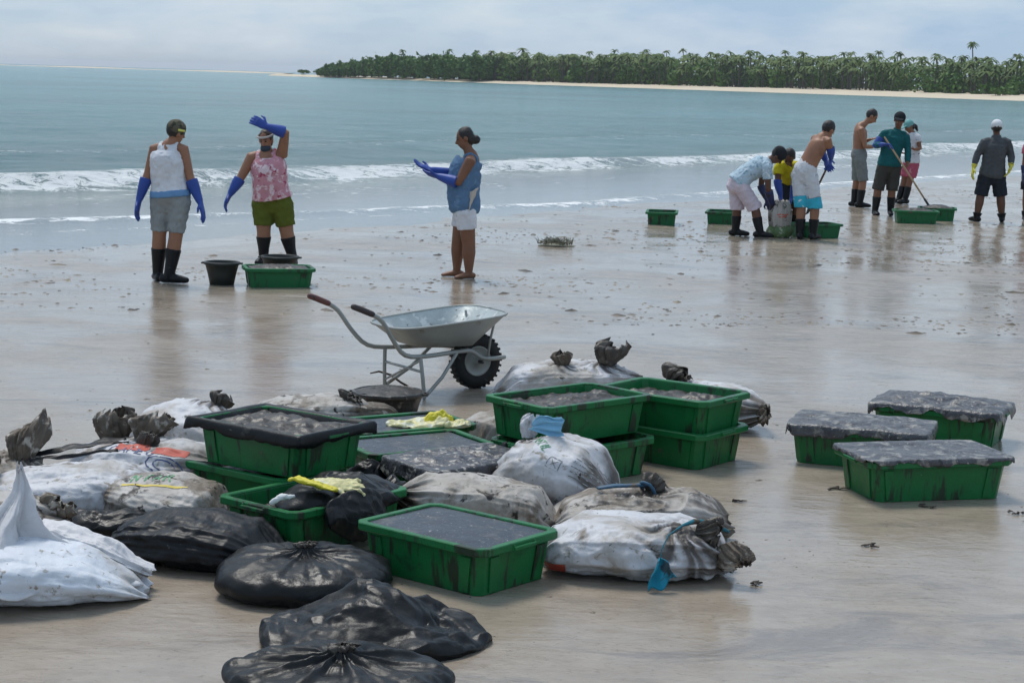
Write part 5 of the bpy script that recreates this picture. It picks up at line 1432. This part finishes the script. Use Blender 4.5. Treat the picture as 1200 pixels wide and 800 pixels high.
    if cap:
        a = Acc()
        ellipsoid(a, hd + hdir * 0.048 * k - fz * 0.012 * k, ax, (0.092 * k, 0.108 * k, 0.090 * k))
        if brim:
            tube(a, [hd + hdir * 0.045 * k + fz * 0.07 * k, hd + hdir * 0.05 * k + fz * 0.12 * k, hd + hdir * 0.035 * k + fz * 0.165 * k], [(0.075 * k, 0.010), (0.075 * k, 0.008), (0.055 * k, 0.007)], side=sx, n=14)
        fuse('cap', a, 0.008, M[cap], root, 2)
    if band:
        a = Acc()
        pts = [hd + hdir * 0.062 * k - fz * 0.012 + sx * (0.094 * k * math.cos(i * math.pi / 8)) + fz * (0.108 * k * math.sin(i * math.pi / 8)) for i in range(17)]
        tube(a, pts, [(0.005, 0.012)] * 17, n=8, side=[(p - hd) for p in pts])
        mk('headband', a.V, a.F, M[band], root)
    if mask:
        a = Acc()
        ellipsoid(a, hd - hdir * 0.072 * k + fz * 0.045 * k, ax, (0.060 * k, 0.062 * k, 0.052 * k))
        fuse('face_mask', a, 0.008, M[mask], root, 2, 0.01, 0.03)
    # --- clothes
    if shirt:
        a = Acc()
        i0 = 3 + int(hem)
        i1 = 17 if tank else 21
        torso(a, i0, i1, 0.027, False)
        if tank:
            for s in 'LR':
                c = smid.lerp(P['sh' + s], 0.52)
                for sg in (-1, 1):
                    tube(a, [smid.lerp(P['sh' + s], 0.5) - tdir * 0.08 + fr_t * sg * 0.085 * w, c + tdir * 0.035 + fr_t * sg * 0.055, c + tdir * 0.062], [(0.034, 0.02), (0.03, 0.016), (0.028, 0.014)], side=side, n=10)
            if tank == 'back':
                tube(a, [che, smid - tdir * 0.07 - fr_t * 0.02, smid - tdir * 0.01 - fr_t * 0.02], [(sw * 0.92, 0.10 * w), (sw * 0.80, 0.10 * w), (sw * 0.66, 0.075)], side=side, n=16)
        else:
            tube(a, [smid - tdir * 0.02, nec - (nec - smid) * 0.1], [0.10 * w, 0.072], n=14, round1=False)
        if sleeve:
            for s in 'LR':
                p, q = chain(*arms[s], 0.0, sleeve, 0.014)
                q = [v + 0.012 * (i / 7) * (1 if sleeve < 0.6 else 0) for i, v in enumerate(q)]
                tube(a, p, q, n=14, round1=False)
        fuse('shirt', a, vox, M[shirt], root, 2, 0.027, 0.05)
    if shorts_mat:
        a = Acc()
        torso(a, 0, 6, 0.012, True)
        c2 = Acc()
        for s in 'LR':
            p, q = chain(*legs[s], 0.0, short_len, 0.014, 10)
            q = [v + short_flare * (i / 9) for i, v in enumerate(q)]
            if shorts2:
                tube(a, p[:7], q[:7], n=16, round1=False)
                tube(c2, [x.copy() for x in p[6:]], [v + 0.003 for v in q[6:]], n=16, round0=False, round1=False)
            else:
                tube(a, p, q, n=16, round1=False)
        fuse('shorts', a, vox, M[shorts_mat], root, 2, 0.026, 0.055)
        if shorts2: fuse('shorts_hem', c2, vox, M[shorts2], root, 2, 0.02, 0.07)
    if band is None and extra: extra(root, P, side, facing, dat)
    elif extra: extra(root, P, side, facing, dat)
    for s in 'LR':
        td = (toes or {}).get(s)
        td = Vector(td).normalized() if td else facing.copy()
        td.z = 0; td.normalize()
        an, kn = P['an' + s], P['kn' + s]
        if boots:
            a = Acc()
            f = min(0.95, boot_h / max(0.2, kn.z - 0.05))
            topp = Vector((an.x, an.y, 0.06)).lerp(kn, f)
            base_ = Vector((an.x, an.y, 0.06))
            tube(a, [topp, topp.lerp(base_, 0.5), base_ + up * 0.03, base_ - up * 0.01], [0.071 * w, 0.066, 0.056, 0.05], n=14, round0=False)
            hl = Vector((an.x, an.y, 0.0)) - td * 0.065
            tube(a, [hl + up * 0.046, hl + td * 0.09 + up * 0.052, hl + td * 0.18 + up * 0.044, hl + td * 0.245 + up * 0.036], [(0.042, 0.046), (0.046, 0.052), (0.052, 0.042), (0.042, 0.032)], side=td.cross(up), n=12)
            fuse('boot', a, 0.009, M['boot'], root, 2)
        if glove and s in glove_side:
            a = Acc()
            p, q = chain(*arms[s], glove_t[0], glove_t[1], 0.010, 8)
            q = [v + 0.010 * (1 - i / 7) for i, v in enumerate(q)]
            tube(a, p, q, n=12, round0=False)
            wr = P['wr' + s]; hv = P['ha' + s] - wr
            pn = Vector((palm or {}).get(s, (-side if s == 'R' else side)))
            hand(a, wr, hv, pn, curl, 1.3, 1 if (s == 'L') else -1)
            fuse('glove', a, 0.0075, M[glove], root, 2)
    return root

def vest_extra(root, P, side, facing, dat):
    a = Acc(); d = dat[4:7]
    tube(a, [Vector(q[:3]) for q in d], [(float(q[3]) + 0.036, float(q[4]) + 0.036) for q in d], side=[Vector(q[5:8]) for q in d], n=20, round0=False, round1=False)
    fuse('waistband', a, 0.011, M['blue_band'], root, 2, 0.012, 0.06)
    hd = P['head']
    a = Acc(); tube(a, [hd + Vector((0.095, -0.03, 0.02)), hd + Vector((0.045, -0.10, 0.03))], [(0.006, 0.012)] * 2, n=8)
    mk('yellow_strap', a.V, a.F, M['strap_yellow'], root)
person('person seen from behind in white vest, grey shorts, long blue gloves and black boots', (197, 331), (140, 130, 3.81),
       dict(head=(252, 103, 0), neck=(238, 146, 0), chest=(216, 225, 0), waist=(222, 318, 0), pelvis=(228, 385, 0), shL=(158, 176, .02), shR=(284, 172, -.02), elL=(126, 285, .03), elR=(316, 292, -.03),
            wrL=(88, 405, -.02), wrR=(366, 402, -.08), haL=(78, 470, -.04), haR=(392, 480, -.12), hipL=(186, 400, .03), hipR=(270, 400, -.03), knL=(176, 560, .02), knR=(254, 562, -.04), anL=(166, 740, .06), anR=(226, 745, -.05)),
       'tan', 1.16, face=(0.75, 0.65, -0.25), facing=(0.15, 1, 0), shirt='white_vest', tank='back', shorts_mat='grey_denim', short_len=0.42, short_flare=0.0, glove='blue_glove', glove_t=(0.60, 0.97), cap='camo', brim=False, hem=2, boot_h=0.30,
       toes={'L': (-0.35, 1, 0), 'R': (1, -0.1, 0)}, extra=vest_extra, curl=0.35)
def olive_extra(root, P, side, facing, dat):
    pass
person('woman in pink floral top and olive shorts, blue-gloved arm raised to her brow', (325, 309.8), (250, 130, 3.81),
       dict(head=(236, 138, -.03), neck=(243, 186, 0), chest=(248, 262, 0), waist=(256, 335, 0), pelvis=(264, 392, 0), shL=(174, 212, -.02), shR=(306, 198, 0), elL=(128, 298, -.05), elR=(326, 98, -.10),
            wrL=(80, 375, -.10), wrR=(245, 70, -.17), haL=(55, 430, -.14), haR=(178, 36, -.17), hipL=(222, 415, 0), hipR=(306, 415, 0), knL=(226, 540, -.02), knR=(328, 540, 0), anL=(224, 672, 0), anR=(352, 672, .03)),
       'tan', 1.28, face=(-0.25, -1, -0.15), facing=(-0.1, -1, 0), shirt='pink_floral', tank='front', shorts_mat='olive_shorts', short_len=0.40, short_flare=0.008, glove='blue_glove', glove_t=(0.60, 0.97), hair='hair_brown', hair_style='long', mask='mask_dark', band='headband',
       belly=0.03, bust=0.03, hem=1, boot_h=0.27, toes={'L': (-0.25, -1, 0), 'R': (0.25, -1, 0)}, palm={'R': (0, 1, -0.3), 'L': (1, 0, 0)}, curl=0.6)
def torn_extra(root, P, side, facing, dat):
    c = P['pelvis'] + Vector((0.075, -0.165, 0.09))
    A, C = np.meshgrid(np.linspace(-1, 1, 12), np.linspace(-1, 1, 14))
    V = np.stack([c.x + A * 0.055 * (0.6 + 0.4 * C) + 0.012 * fbm(A * 3, C * 3, 0, 5, 2) + 0.02 * C, c.y - 0.035 + 0.05 * A * A + 0.01 * C, c.z + C * 0.11 + 0.03 * A], -1).reshape(-1, 3)
    thick(mk('tied_cloth', V, gridF(12, 14), M['cream_cloth'], root))
person('woman in profile in blue top and white shorts, pulling on blue gloves, barefoot', (537, 325), (460, 130, 3.8125),
       dict(head=(322, 128, 0), neck=(340, 182, 0), chest=(330, 262, 0), waist=(322, 355, 0), pelvis=(322, 430, 0), shL=(346, 212, .17), shR=(350, 216, -.17), elL=(278, 300, .20), elR=(296, 312, -.20),
            wrL=(170, 272, .05), wrR=(205, 292, -.10), haL=(88, 238, .02), haR=(160, 286, -.03), hipL=(318, 445, .085), hipR=(326, 445, -.085), knL=(292, 590, .07), knR=(342, 590, -.08), anL=(286, 715, .10), anR=(342, 720, -.08)),
       'brown', 1.18, face=(-1, -0.12, -0.08), facing=(-1, 0, 0), shirt='blue_top', tank='front', shorts_mat='white_shorts', short_len=0.29, short_flare=0.004, glove='blue_glove', glove_t=(0.58, 0.97), boots=False, hair_style='bun',
       belly=0.03, bust=0.012, hem=-2, palm={'L': (0, -0.3, 1), 'R': (0, 0.6, 1)}, curl=0.25, toes={'L': (-1, -0.15, 0), 'R': (-0.9, -0.5, 0)}, extra=torn_extra)
person('man in pale blue patterned shirt and pinkish shorts bending over a sack', (876, 277.5), (850, 165, 6.667),
       dict(head=(405, 118, -.04), neck=(352, 152, 0), chest=(270, 205, 0), waist=(165, 270, 0), pelvis=(100, 335, 0), shL=(318, 178, .18), shR=(312, 190, -.19), elL=(292, 372, .20), elR=(322, 368, -.20),
            wrL=(335, 470, .10), wrR=(362, 498, -.10), haL=(372, 545, .06), haR=(392, 560, -.05), hipL=(92, 350, .09), hipR=(110, 350, -.09), knL=(98, 540, .10), knR=(226, 520, -.10), anL=(86, 725, .12), anR=(262, 722, -.12)),
       'dark', 1.08, face=(0.8, -0.1, -0.6), facing=(1, 0, -0.3), shirt='pale_shirt', sleeve=0.36, shorts_mat='pinkish_shorts', short_len=0.55, short_flare=0.03, glove='navy_glove', glove_t=(0.62, 0.97), cap='black_cap', brim=False, hem=0, boot_h=0.24, head_k=1.08,
       toes={'L': (1, -0.2, 0), 'R': (1, -0.3, 0)}, vox=0.012)
person('man in yellow shirt and blue gloves stooping over the sack, dark hair to us', (928, 276.5), (850, 165, 6.667),
       dict(head=(492, 130, -.10), neck=(500, 195, .08), chest=(512, 250, .18), waist=(535, 300, .38), pelvis=(545, 330, .55), shL=(420, 215, .06), shR=(560, 205, .10), elL=(408, 335, -.02), elR=(545, 340, .0),
            wrL=(428, 430, -.06), wrR=(515, 435, -.06), haL=(436, 485, -.06), haR=(495, 500, -.06), hipL=(510, 345, .52), hipR=(580, 345, .52), knL=(505, 560, .32), knR=(585, 560, .34), anL=(498, 720, .42), anR=(575, 715, .45)),
       'dark', 1.08, face=(-0.2, -0.5, -1), head_k=1.1, facing=(-0.2, -1, -0.2), shirt='yellow_shirt', sleeve=0.33, shorts_mat='navy_shorts', short_len=0.5, short_flare=0.04, glove='blue_glove', glove_t=(0.50, 0.97), hem=0, boot_h=0.26, vox=0.012, palm={'L': (1, 0, 0), 'R': (-1, 0, 0)},
       toes={'L': (-0.4, -1, 0), 'R': (0.2, -1, 0)})
person('bare-backed man in white and turquoise shorts leaning on a shovel', (944, 281), (900, 145, 5.52),
       dict(head=(392, 56, .06), neck=(366, 88, .03), chest=(318, 165, 0), waist=(268, 255, 0), pelvis=(238, 320, 0), shL=(312, 112, .17), shR=(378, 112, -.12), elL=(372, 215, .32), elR=(402, 178, -.06),
            wrL=(392, 260, .22), wrR=(414, 238, .10), haL=(400, 290, .12), haR=(410, 285, .14), hipL=(205, 340, .05), hipR=(268, 345, -.05), knL=(214, 535, -.02), knR=(300, 530, -.06), anL=(204, 728, -.02), anR=(286, 742, -.06)),
       'tan', 1.1, face=(0.7, 0.55, -0.5), head_k=1.1, facing=(0.62, 0.75, -0.1), shorts_mat='board_white', short_len=0.56, short_flare=0.022, shorts2='board_cyan', glove='blue_glove', glove_t=(0.40, 0.97), boot_h=0.24, vox=0.012, toes={'L': (0.3, 1, 0), 'R': (0.6, 0.8, 0)}, curl=1.2,
       palm={'R': (-0.3, 0.3, -0.6), 'L': (0.3, -0.3, -0.5)})
person('bare-chested man in grey shorts and boots looking down at his hands', (1003, 243), (985, 120, 5.517),
       dict(head=(200, 104, 0), neck=(158, 148, 0), chest=(128, 215, 0), waist=(120, 300, 0), pelvis=(120, 350, 0), shL=(128, 172, .20), shR=(122, 180, -.20), elL=(140, 280, .22), elR=(146, 288, -.22),
            wrL=(205, 250, .12), wrR=(210, 290, -.10), haL=(238, 240, .06), haR=(245, 298, -.04), hipL=(118, 370, .09), hipR=(122, 370, -.09), knL=(112, 505, .10), knR=(140, 505, -.10), anL=(92, 660, .10), anR=(118, 665, -.10)),
       'tan', 1.1, face=(0.85, -0.1, -0.55), head_k=1.14, facing=(1, 0, 0), shorts_mat='grey_shorts', short_len=0.50, short_flare=0.015, boot_h=0.27, vox=0.013, palm={'L': (0, -0.3, 1), 'R': (0, 0.3, 1)}, toes={'L': (1, -0.3, 0), 'R': (1, -0.3, 0)})
HOE_A, HOE_B = None, None
p8 = person('man in teal long-sleeved shirt, dark cap and shorts holding a long hoe', (1035, 252.3), (985, 120, 5.517),
       dict(head=(378, 122, -.03), neck=(372, 172, 0), chest=(345, 245, 0), waist=(322, 345, 0), pelvis=(315, 400, 0), shL=(286, 205, 0), shR=(422, 215, 0), elL=(222, 285, -.05), elR=(432, 310, -.05),
            wrL=(262, 268, -.24), wrR=(418, 395, -.20), haL=(300, 268, -.30), haR=(385, 418, -.28), hipL=(278, 420, 0), hipR=(352, 420, 0), knL=(240, 560, -.03), knR=(332, 565, 0), anL=(222, 718, 0), anR=(325, 708, .04)),
       'brown', 1.12, face=(-0.3, -1, -0.3), head_k=1.14, facing=(-0.2, -1, 0), shirt='teal_shirt', sleeve=0.9, shorts_mat='dark_olive', short_len=0.52, short_flare=0.022, boot_h=0.28, cap='black_cap', hem=-1, vox=0.013, curl=1.3, toes={'L': (0.1, -1, 0), 'R': (-0.1, -1, 0)},
       glove='blue_glove', glove_side='L', glove_t=(0.30, 0.97), palm={'L': (0.3, -0.4, -0.6), 'R': (-0.6, -0.5, 0)})
person('person in teal cap, white shirt and pink shorts behind the teal shirt man', (1056, 239), (985, 120, 5.517),
       dict(head=(444, 168, 0), neck=(462, 205, 0), chest=(465, 265, 0), waist=(462, 340, 0), pelvis=(458, 390, 0), shL=(440, 222, .1), shR=(488, 226, -.12), elL=(440, 300, .1), elR=(502, 300, -.18),
            wrL=(425, 330, -.05), wrR=(455, 300, -.30), haL=(405, 335, -.10), haR=(425, 290, -.32), hipL=(440, 405, .05), hipR=(472, 405, -.05), knL=(412, 525, .06), knR=(440, 525, -.05), anL=(380, 650, .06), anR=(412, 650, -.05)),
       'brown', 0.95, face=(-0.9, -0.35, -0.3), facing=(-0.8, -0.5, 0), shirt='white_shirt', sleeve=0.32, shorts_mat='pink_shorts', short_len=0.36, short_flare=0.02, cap='teal_cap', hair_style='tail', boot_h=0.28, vox=0.013, palm={'L': (0, 0, 1), 'R': (0, 0, 1)})
def capmark(root, P, side, facing, dat):
    hd = P['head']
    a = Acc(); ellipsoid(a, hd + Vector((-0.035, -0.088, 0.07)), (Vector((1, 0, 0)), Vector((0, 1, 0)), Vector((0, 0, 1))), (0.022, 0.016, 0.026), 10, 7)
    mk('cap_badge', a.V, a.F, M['black_cap'], root)
person('man seen from behind in charcoal jacket, white cap and yellow gloves', (1160, 259.5), (1120, 135, 5.926),
       dict(head=(285, 95, 0), neck=(284, 138, 0), chest=(275, 230, 0), waist=(262, 345, 0), pelvis=(254, 410, 0), shL=(205, 190, 0), shR=(356, 186, 0), elL=(148, 285, 0), elR=(386, 278, 0),
            wrL=(122, 368, -.04), wrR=(376, 352, -.08), haL=(108, 420, -.06), haR=(352, 398, -.12), hipL=(205, 430, 0), hipR=(298, 430, 0), knL=(172, 565, 0), knR=(312, 565, 0), anL=(145, 720, 0), anR=(320, 715, 0)),
       'dark', 1.18, face=(0.1, 1, -0.1), head_k=1.08, facing=(0, 1, 0), shirt='charcoal_jacket', sleeve=0.95, shorts_mat='navy_shorts', short_len=0.46, short_flare=0.03, glove='yellow_glove', glove_t=(0.88, 0.98), cap='white_cap', hem=-2, boot_h=0.10, vox=0.013, extra=capmark,
       toes={'L': (-0.4, 1, 0), 'R': (0.3, 1, 0)}, belly=0.02)
person('person in pink top with a dark glove beside the charcoal jacket man', (1211, 259), (1120, 135, 5.926),
       dict(head=(560, 130, 0), neck=(555, 172, 0), chest=(550, 250, 0), waist=(545, 345, 0), pelvis=(540, 400, 0), shL=(495, 225, 0), shR=(610, 225, 0), elL=(478, 325, 0), elR=(640, 320, 0),
            wrL=(466, 405, -.04), wrR=(655, 400, -.05), haL=(460, 450, -.06), haR=(660, 450, -.06), hipL=(505, 420, 0), hipR=(575, 420, 0), knL=(490, 560, 0), knR=(590, 560, 0), anL=(482, 725, 0), anR=(600, 725, 0)),
       'brown', 1.0, face=(0.1, -1, -0.2), facing=(0, -1, 0), shirt='pink_top', sleeve=0.35, shorts_mat='navy_shorts', short_len=0.36, glove='navy_glove', glove_t=(0.75, 0.98), boot_h=0.12, hair_style='long', vox=0.013)

# ------------------------------------------------------------------ tools
def tool(name, label, cat, A, B, blade, shaft_m):
    A, B = Vector(A), Vector(B)
    r = thing(name, label, cat, B)
    d = (A - B)
    a = Acc(); tube(a, [Vector((0, 0, 0)) + d * 0.03, d * 0.5 + Vector((0.004, 0, 0.003)), d], [0.017, 0.016, 0.015], n=10)
    mk('shaft', a.V, a.F, shaft_m, r)
    a = Acc(); tube(a, [d * 0.0, d * 0.10], [0.022, 0.020], n=10)
    mk('socket', a.V, a.F, M['metal_dark'], r)
    blade(r, d.normalized())
    return r
def hoe_blade(r, d):
    a = Acc()
    for k in range(5):
        pass
    A, C = np.meshgrid(np.linspace(-1, 1, 10), np.linspace(0, 1, 8))
    V = np.stack([A * (0.05 + 0.05 * C) , -0.09 * C - 0.02 * A * A, -0.015 - 0.10 * C + 0.02 * np.abs(A)], -1).reshape(-1, 3)
    thick(mk('blade', V, gridF(10, 8), M['metal_dark'], r), 0.008)
def shovel_blade(r, d):
    A, C = np.meshgrid(np.linspace(-1, 1, 12), np.linspace(0, 1, 12))
    w_ = 0.115 * np.sqrt(np.clip(1 - (C * 0.98) ** 3, 0, 1))
    s = Vector((0, 1, 0)); dn = -d
    V = np.stack([A * 0 + dn.x * 0.27 * C + 0.04 * A * A, A * w_, dn.z * 0.27 * C + 0.02 * A * A], -1).reshape(-1, 3)
    thick(mk('blade', V, gridF(12, 12), M['metal_dark'], r), 0.006)
gx, gy = groundpt(1035, 252.3); mp8 = gy / FOC
def loc8(zx, zy, dy):
    px, py = 985 + zx / 5.517, 120 + zy / 5.517
    z = (252.3 - py) * mp8 * 1.01 + dy * 0.07
    return (gx + (px - 1035) * mp8 - z * (0.029 + 435 / 15600), gy + dy, z)
hb = loc8(528, 640, -0.55)
tool('hoe', 'long pale wooden hoe resting on the heaped crate', 'hoe', loc8(266, 226, -0.28), (hb[0], hb[1], max(hb[2], 0.22)), hoe_blade, M['wood'])
gx6, gy6 = groundpt(944, 281); mp6 = gy6 / FOC
def loc6(zx, zy, dy):
    px, py = 900 + zx / 5.52, 145 + zy / 5.52
    z = (281 - py) * mp6 * 1.01 + dy * 0.07
    return (gx6 + (px - 944) * mp6 - z * (0.029 + 344 / 15600), gy6 + dy, z)
tool('shovel', 'wooden shovel gripped by the bare-backed man, blade in the sand', 'shovel', loc6(418, 235, 0.12), loc6(312, 520, 0.48), shovel_blade, mat('dark_wood', (0.13, 0.075, 0.05), 0.6, bump=0.2))
# the sack being filled
x, y = groundpt(913, 279)
r = thing('sack', 'upright white sack with a green base held open by two bending men', 'sack', (x, y, ground(x, y)))
V, F = lathe([(0.02, 0, 0), (0.14, 0.0, 0), (0.175, 0.04, 0.008), (0.18, 0.10, 0.012), (0.15, 0.16, 0.014), (0.145, 0.18, 0.012)], 1.05, 0.9, seed=61, lump=0.02)
mk('base', V, F, mat('green_sack_cloth', (0.075, 0.13, 0.045), 0.6, spots=[((0.3, 0.33, 0.22), 9, 0.55, 0.1)], bump=0.3), r)
V, F = lathe([(0.13, 0.15, 0), (0.152, 0.165, 0.01), (0.160, 0.26, 0.014), (0.165, 0.36, 0.018), (0.145, 0.43, 0.02), (0.12, 0.5, 0.022), (0.11, 0.53, 0.02)], 1.0, 0.9, seed=64, lump=0.02)
mk('bag', V, F, M['sack_muddy'], r)
stroke_print(r, (-0.06, -0.6, 0.33), (1, 0, 0), (0, 0, 1), (0, 1, 0), [[(0, 0), (0.05, 0.012), (0.10, -0.004), (0.16, 0.01)], [(0.02, -0.03), (0.13, -0.025)]], 0.008, M['ink_red'], 'red_mark')

# ------------------------------------------------------------------ things washed up
x, y = groundpt(650, 289)
r = thing('seaweed_clump', 'tuft of grey-green seaweed on the churned sand', 'seaweed', (x, y, ground(x, y)))
V, F = crumpled(0.24, 0.12, 0.035, 301, 90, 44, amp=0.5)
mk('mound', V, F, M['weed'], r)
a = Acc()
for k in range(160):
    an = rng.uniform(0, 6.28); q = rng.uniform(0, 0.2)
    p0 = Vector((q * math.cos(an) * 1.2, q * math.sin(an) * 0.6, 0.03))
    tp = p0 + Vector((rng.uniform(-.09, .09), rng.uniform(-.06, .06), rng.uniform(0.02, 0.10)))
    tube(a, [p0, p0.lerp(tp, 0.5) + Vector((0.01, 0, 0.01)), tp], [0.006, 0.005, 0.002], n=4)
o = mk('frond', a.V, a.F, M['weed'], r)
# branch by the wheelbarrow
x, y = groundpt(470, 452)
r = thing('branch', 'thin bent dark twig sticking up behind the caked tub', 'twig', (x, y, 0))
a = Acc(); tube(a, [(-0.22, 0.0, 0.085), (-0.16, 0, 0.10), (-0.08, 0.02, 0.075), (0.0, 0.02, 0.02), (0.06, 0.02, -0.01)], [0.005, 0.008, 0.009, 0.009, 0.008], n=6)
mk('stem', a.V, a.F, M['stick'], r)
a = Acc(); tube(a, [(-0.08, 0.02, 0.075), (-0.05, 0.03, 0.07), (-0.03, 0.03, 0.085)], [0.008, 0.006, 0.003], n=6)
mk('side_twig', a.V, a.F, M['stick'], r)
# a few larger scraps that can be picked out
for k, (px, py, s, lab) in enumerate(((1016, 640, 0.06, 'dark curled leaf scrap on bare sand past the white sacks'), (880, 684, 0.06, 'brown flat leaf on the sand beside the fan-mouthed sack'), (1080, 594, 0.10, 'black weed scrap along the foot of the front lone crate'), (978, 574, 0.09, 'dark weed scrap at the corner of the front lone crate'), (868, 628 - 40, 0.05, 'small dark scrap on the sand behind the tied sacks'),
                                (1190, 602, 0.06, 'reddish scrap on the wet sand near the lone crates'))):
    x, y = groundpt(px, py); s *= 0.6
    a = Acc(); rr = random.Random(400 + k)
    for q in range(5):
        c = Vector((rr.uniform(-s, s), rr.uniform(-s * .6, s * .6), 0.006))
        tube(a, [c, c + Vector((rr.uniform(-s, s) * .7, rr.uniform(-s, s) * .5, 0.005)), c + Vector((rr.uniform(-s, s), rr.uniform(-s, s) * .7, 0.002))], [(0.007, 0.003), (0.010, 0.003), (0.004, 0.002)], n=6)
    o = mk('weed_scrap', a.V, a.F, M['stick']); o.location = (x, y, ground(x, y)); tag(o, lab, 'scrap')
# countless specks and shreds
prs = np.random.RandomState(77)
V, F = [], []
def speck(x, y, s, flat):
    n0 = len(V); z = ground(x, y)
    an = prs.rand() * 6.28; ca, sa = math.cos(an), math.sin(an)
    el = prs.uniform(1.0, 2.6)
    for q in range(6):
        t_ = q * 1.0472
        rx = s * el * math.cos(t_) * prs.uniform(.6, 1.2); ry = s * math.sin(t_) * prs.uniform(.6, 1.2)
        V.append((x + rx * ca - ry * sa, y + rx * sa + ry * ca, z - 0.001))
    V.append((x, y, z + s * flat)); V.append((x + s * .3 * ca, y + s * .3 * sa, z + s * flat * 1.3))
    F.extend([(n0, n0 + 1, n0 + 7), (n0 + 1, n0 + 2, n0 + 6, n0 + 7), (n0 + 2, n0 + 3, n0 + 6), (n0 + 3, n0 + 4, n0 + 6), (n0 + 4, n0 + 5, n0 + 7, n0 + 6), (n0 + 5, n0, n0 + 7)])
for k in range(1500):       # around and beyond the pile
    y = prs.uniform(6.5, 19); x = prs.uniform(-0.32, 0.32) * y
    if float(vnoise(x * 0.8, y * 0.8, 0, 81)) < -0.15: continue
    speck(x, y, prs.uniform(0.003, 0.009) * (1 + 1.6 * (prs.rand() > 0.95)), 0.25)
for k in range(11000):       # churned strand
    y = 17 + 26 * prs.rand() ** 1.1; x = prs.uniform(-0.36, 0.36) * y
    d = float(seaward(np.array(x), np.array(y)))
    if d > 1.0: continue
    if float(fbm(x * 0.35, y * 0.5, 0, 83, 3)) < 0.08 and prs.rand() > 0.12: continue
    speck(x, y, prs.uniform(0.008, 0.030) * (1 + 1.4 * (prs.rand() > 0.94)), 0.22)
o = mk('debris', V, F, M['debris'], None, False)
tag(o, 'dark specks and shreds of weed strewn over the sand', 'debris', kind='stuff')

# ------------------------------------------------------------------ sea air
hz = bpy.data.materials.new('sea_haze'); hz.use_nodes = True
t = hz.node_tree; t.nodes.clear()
ho = N(t, 'ShaderNodeOutputMaterial'); hv = N(t, 'ShaderNodeVolumePrincipled')
hv.inputs['Color'].default_value = (0.93, 0.96, 1.0, 1); hv.inputs['Density'].default_value = 0.00011
L(t, hv.outputs['Volume'], ho.inputs['Volume'])
a = Acc(); box(a, (0, 3000, 12), (18500, 18500, 44))
o = mk('haze', a.V, a.F, hz, None, False)
tag(o, 'thin pale sea haze over the beach and bay', 'haze', kind='stuff')
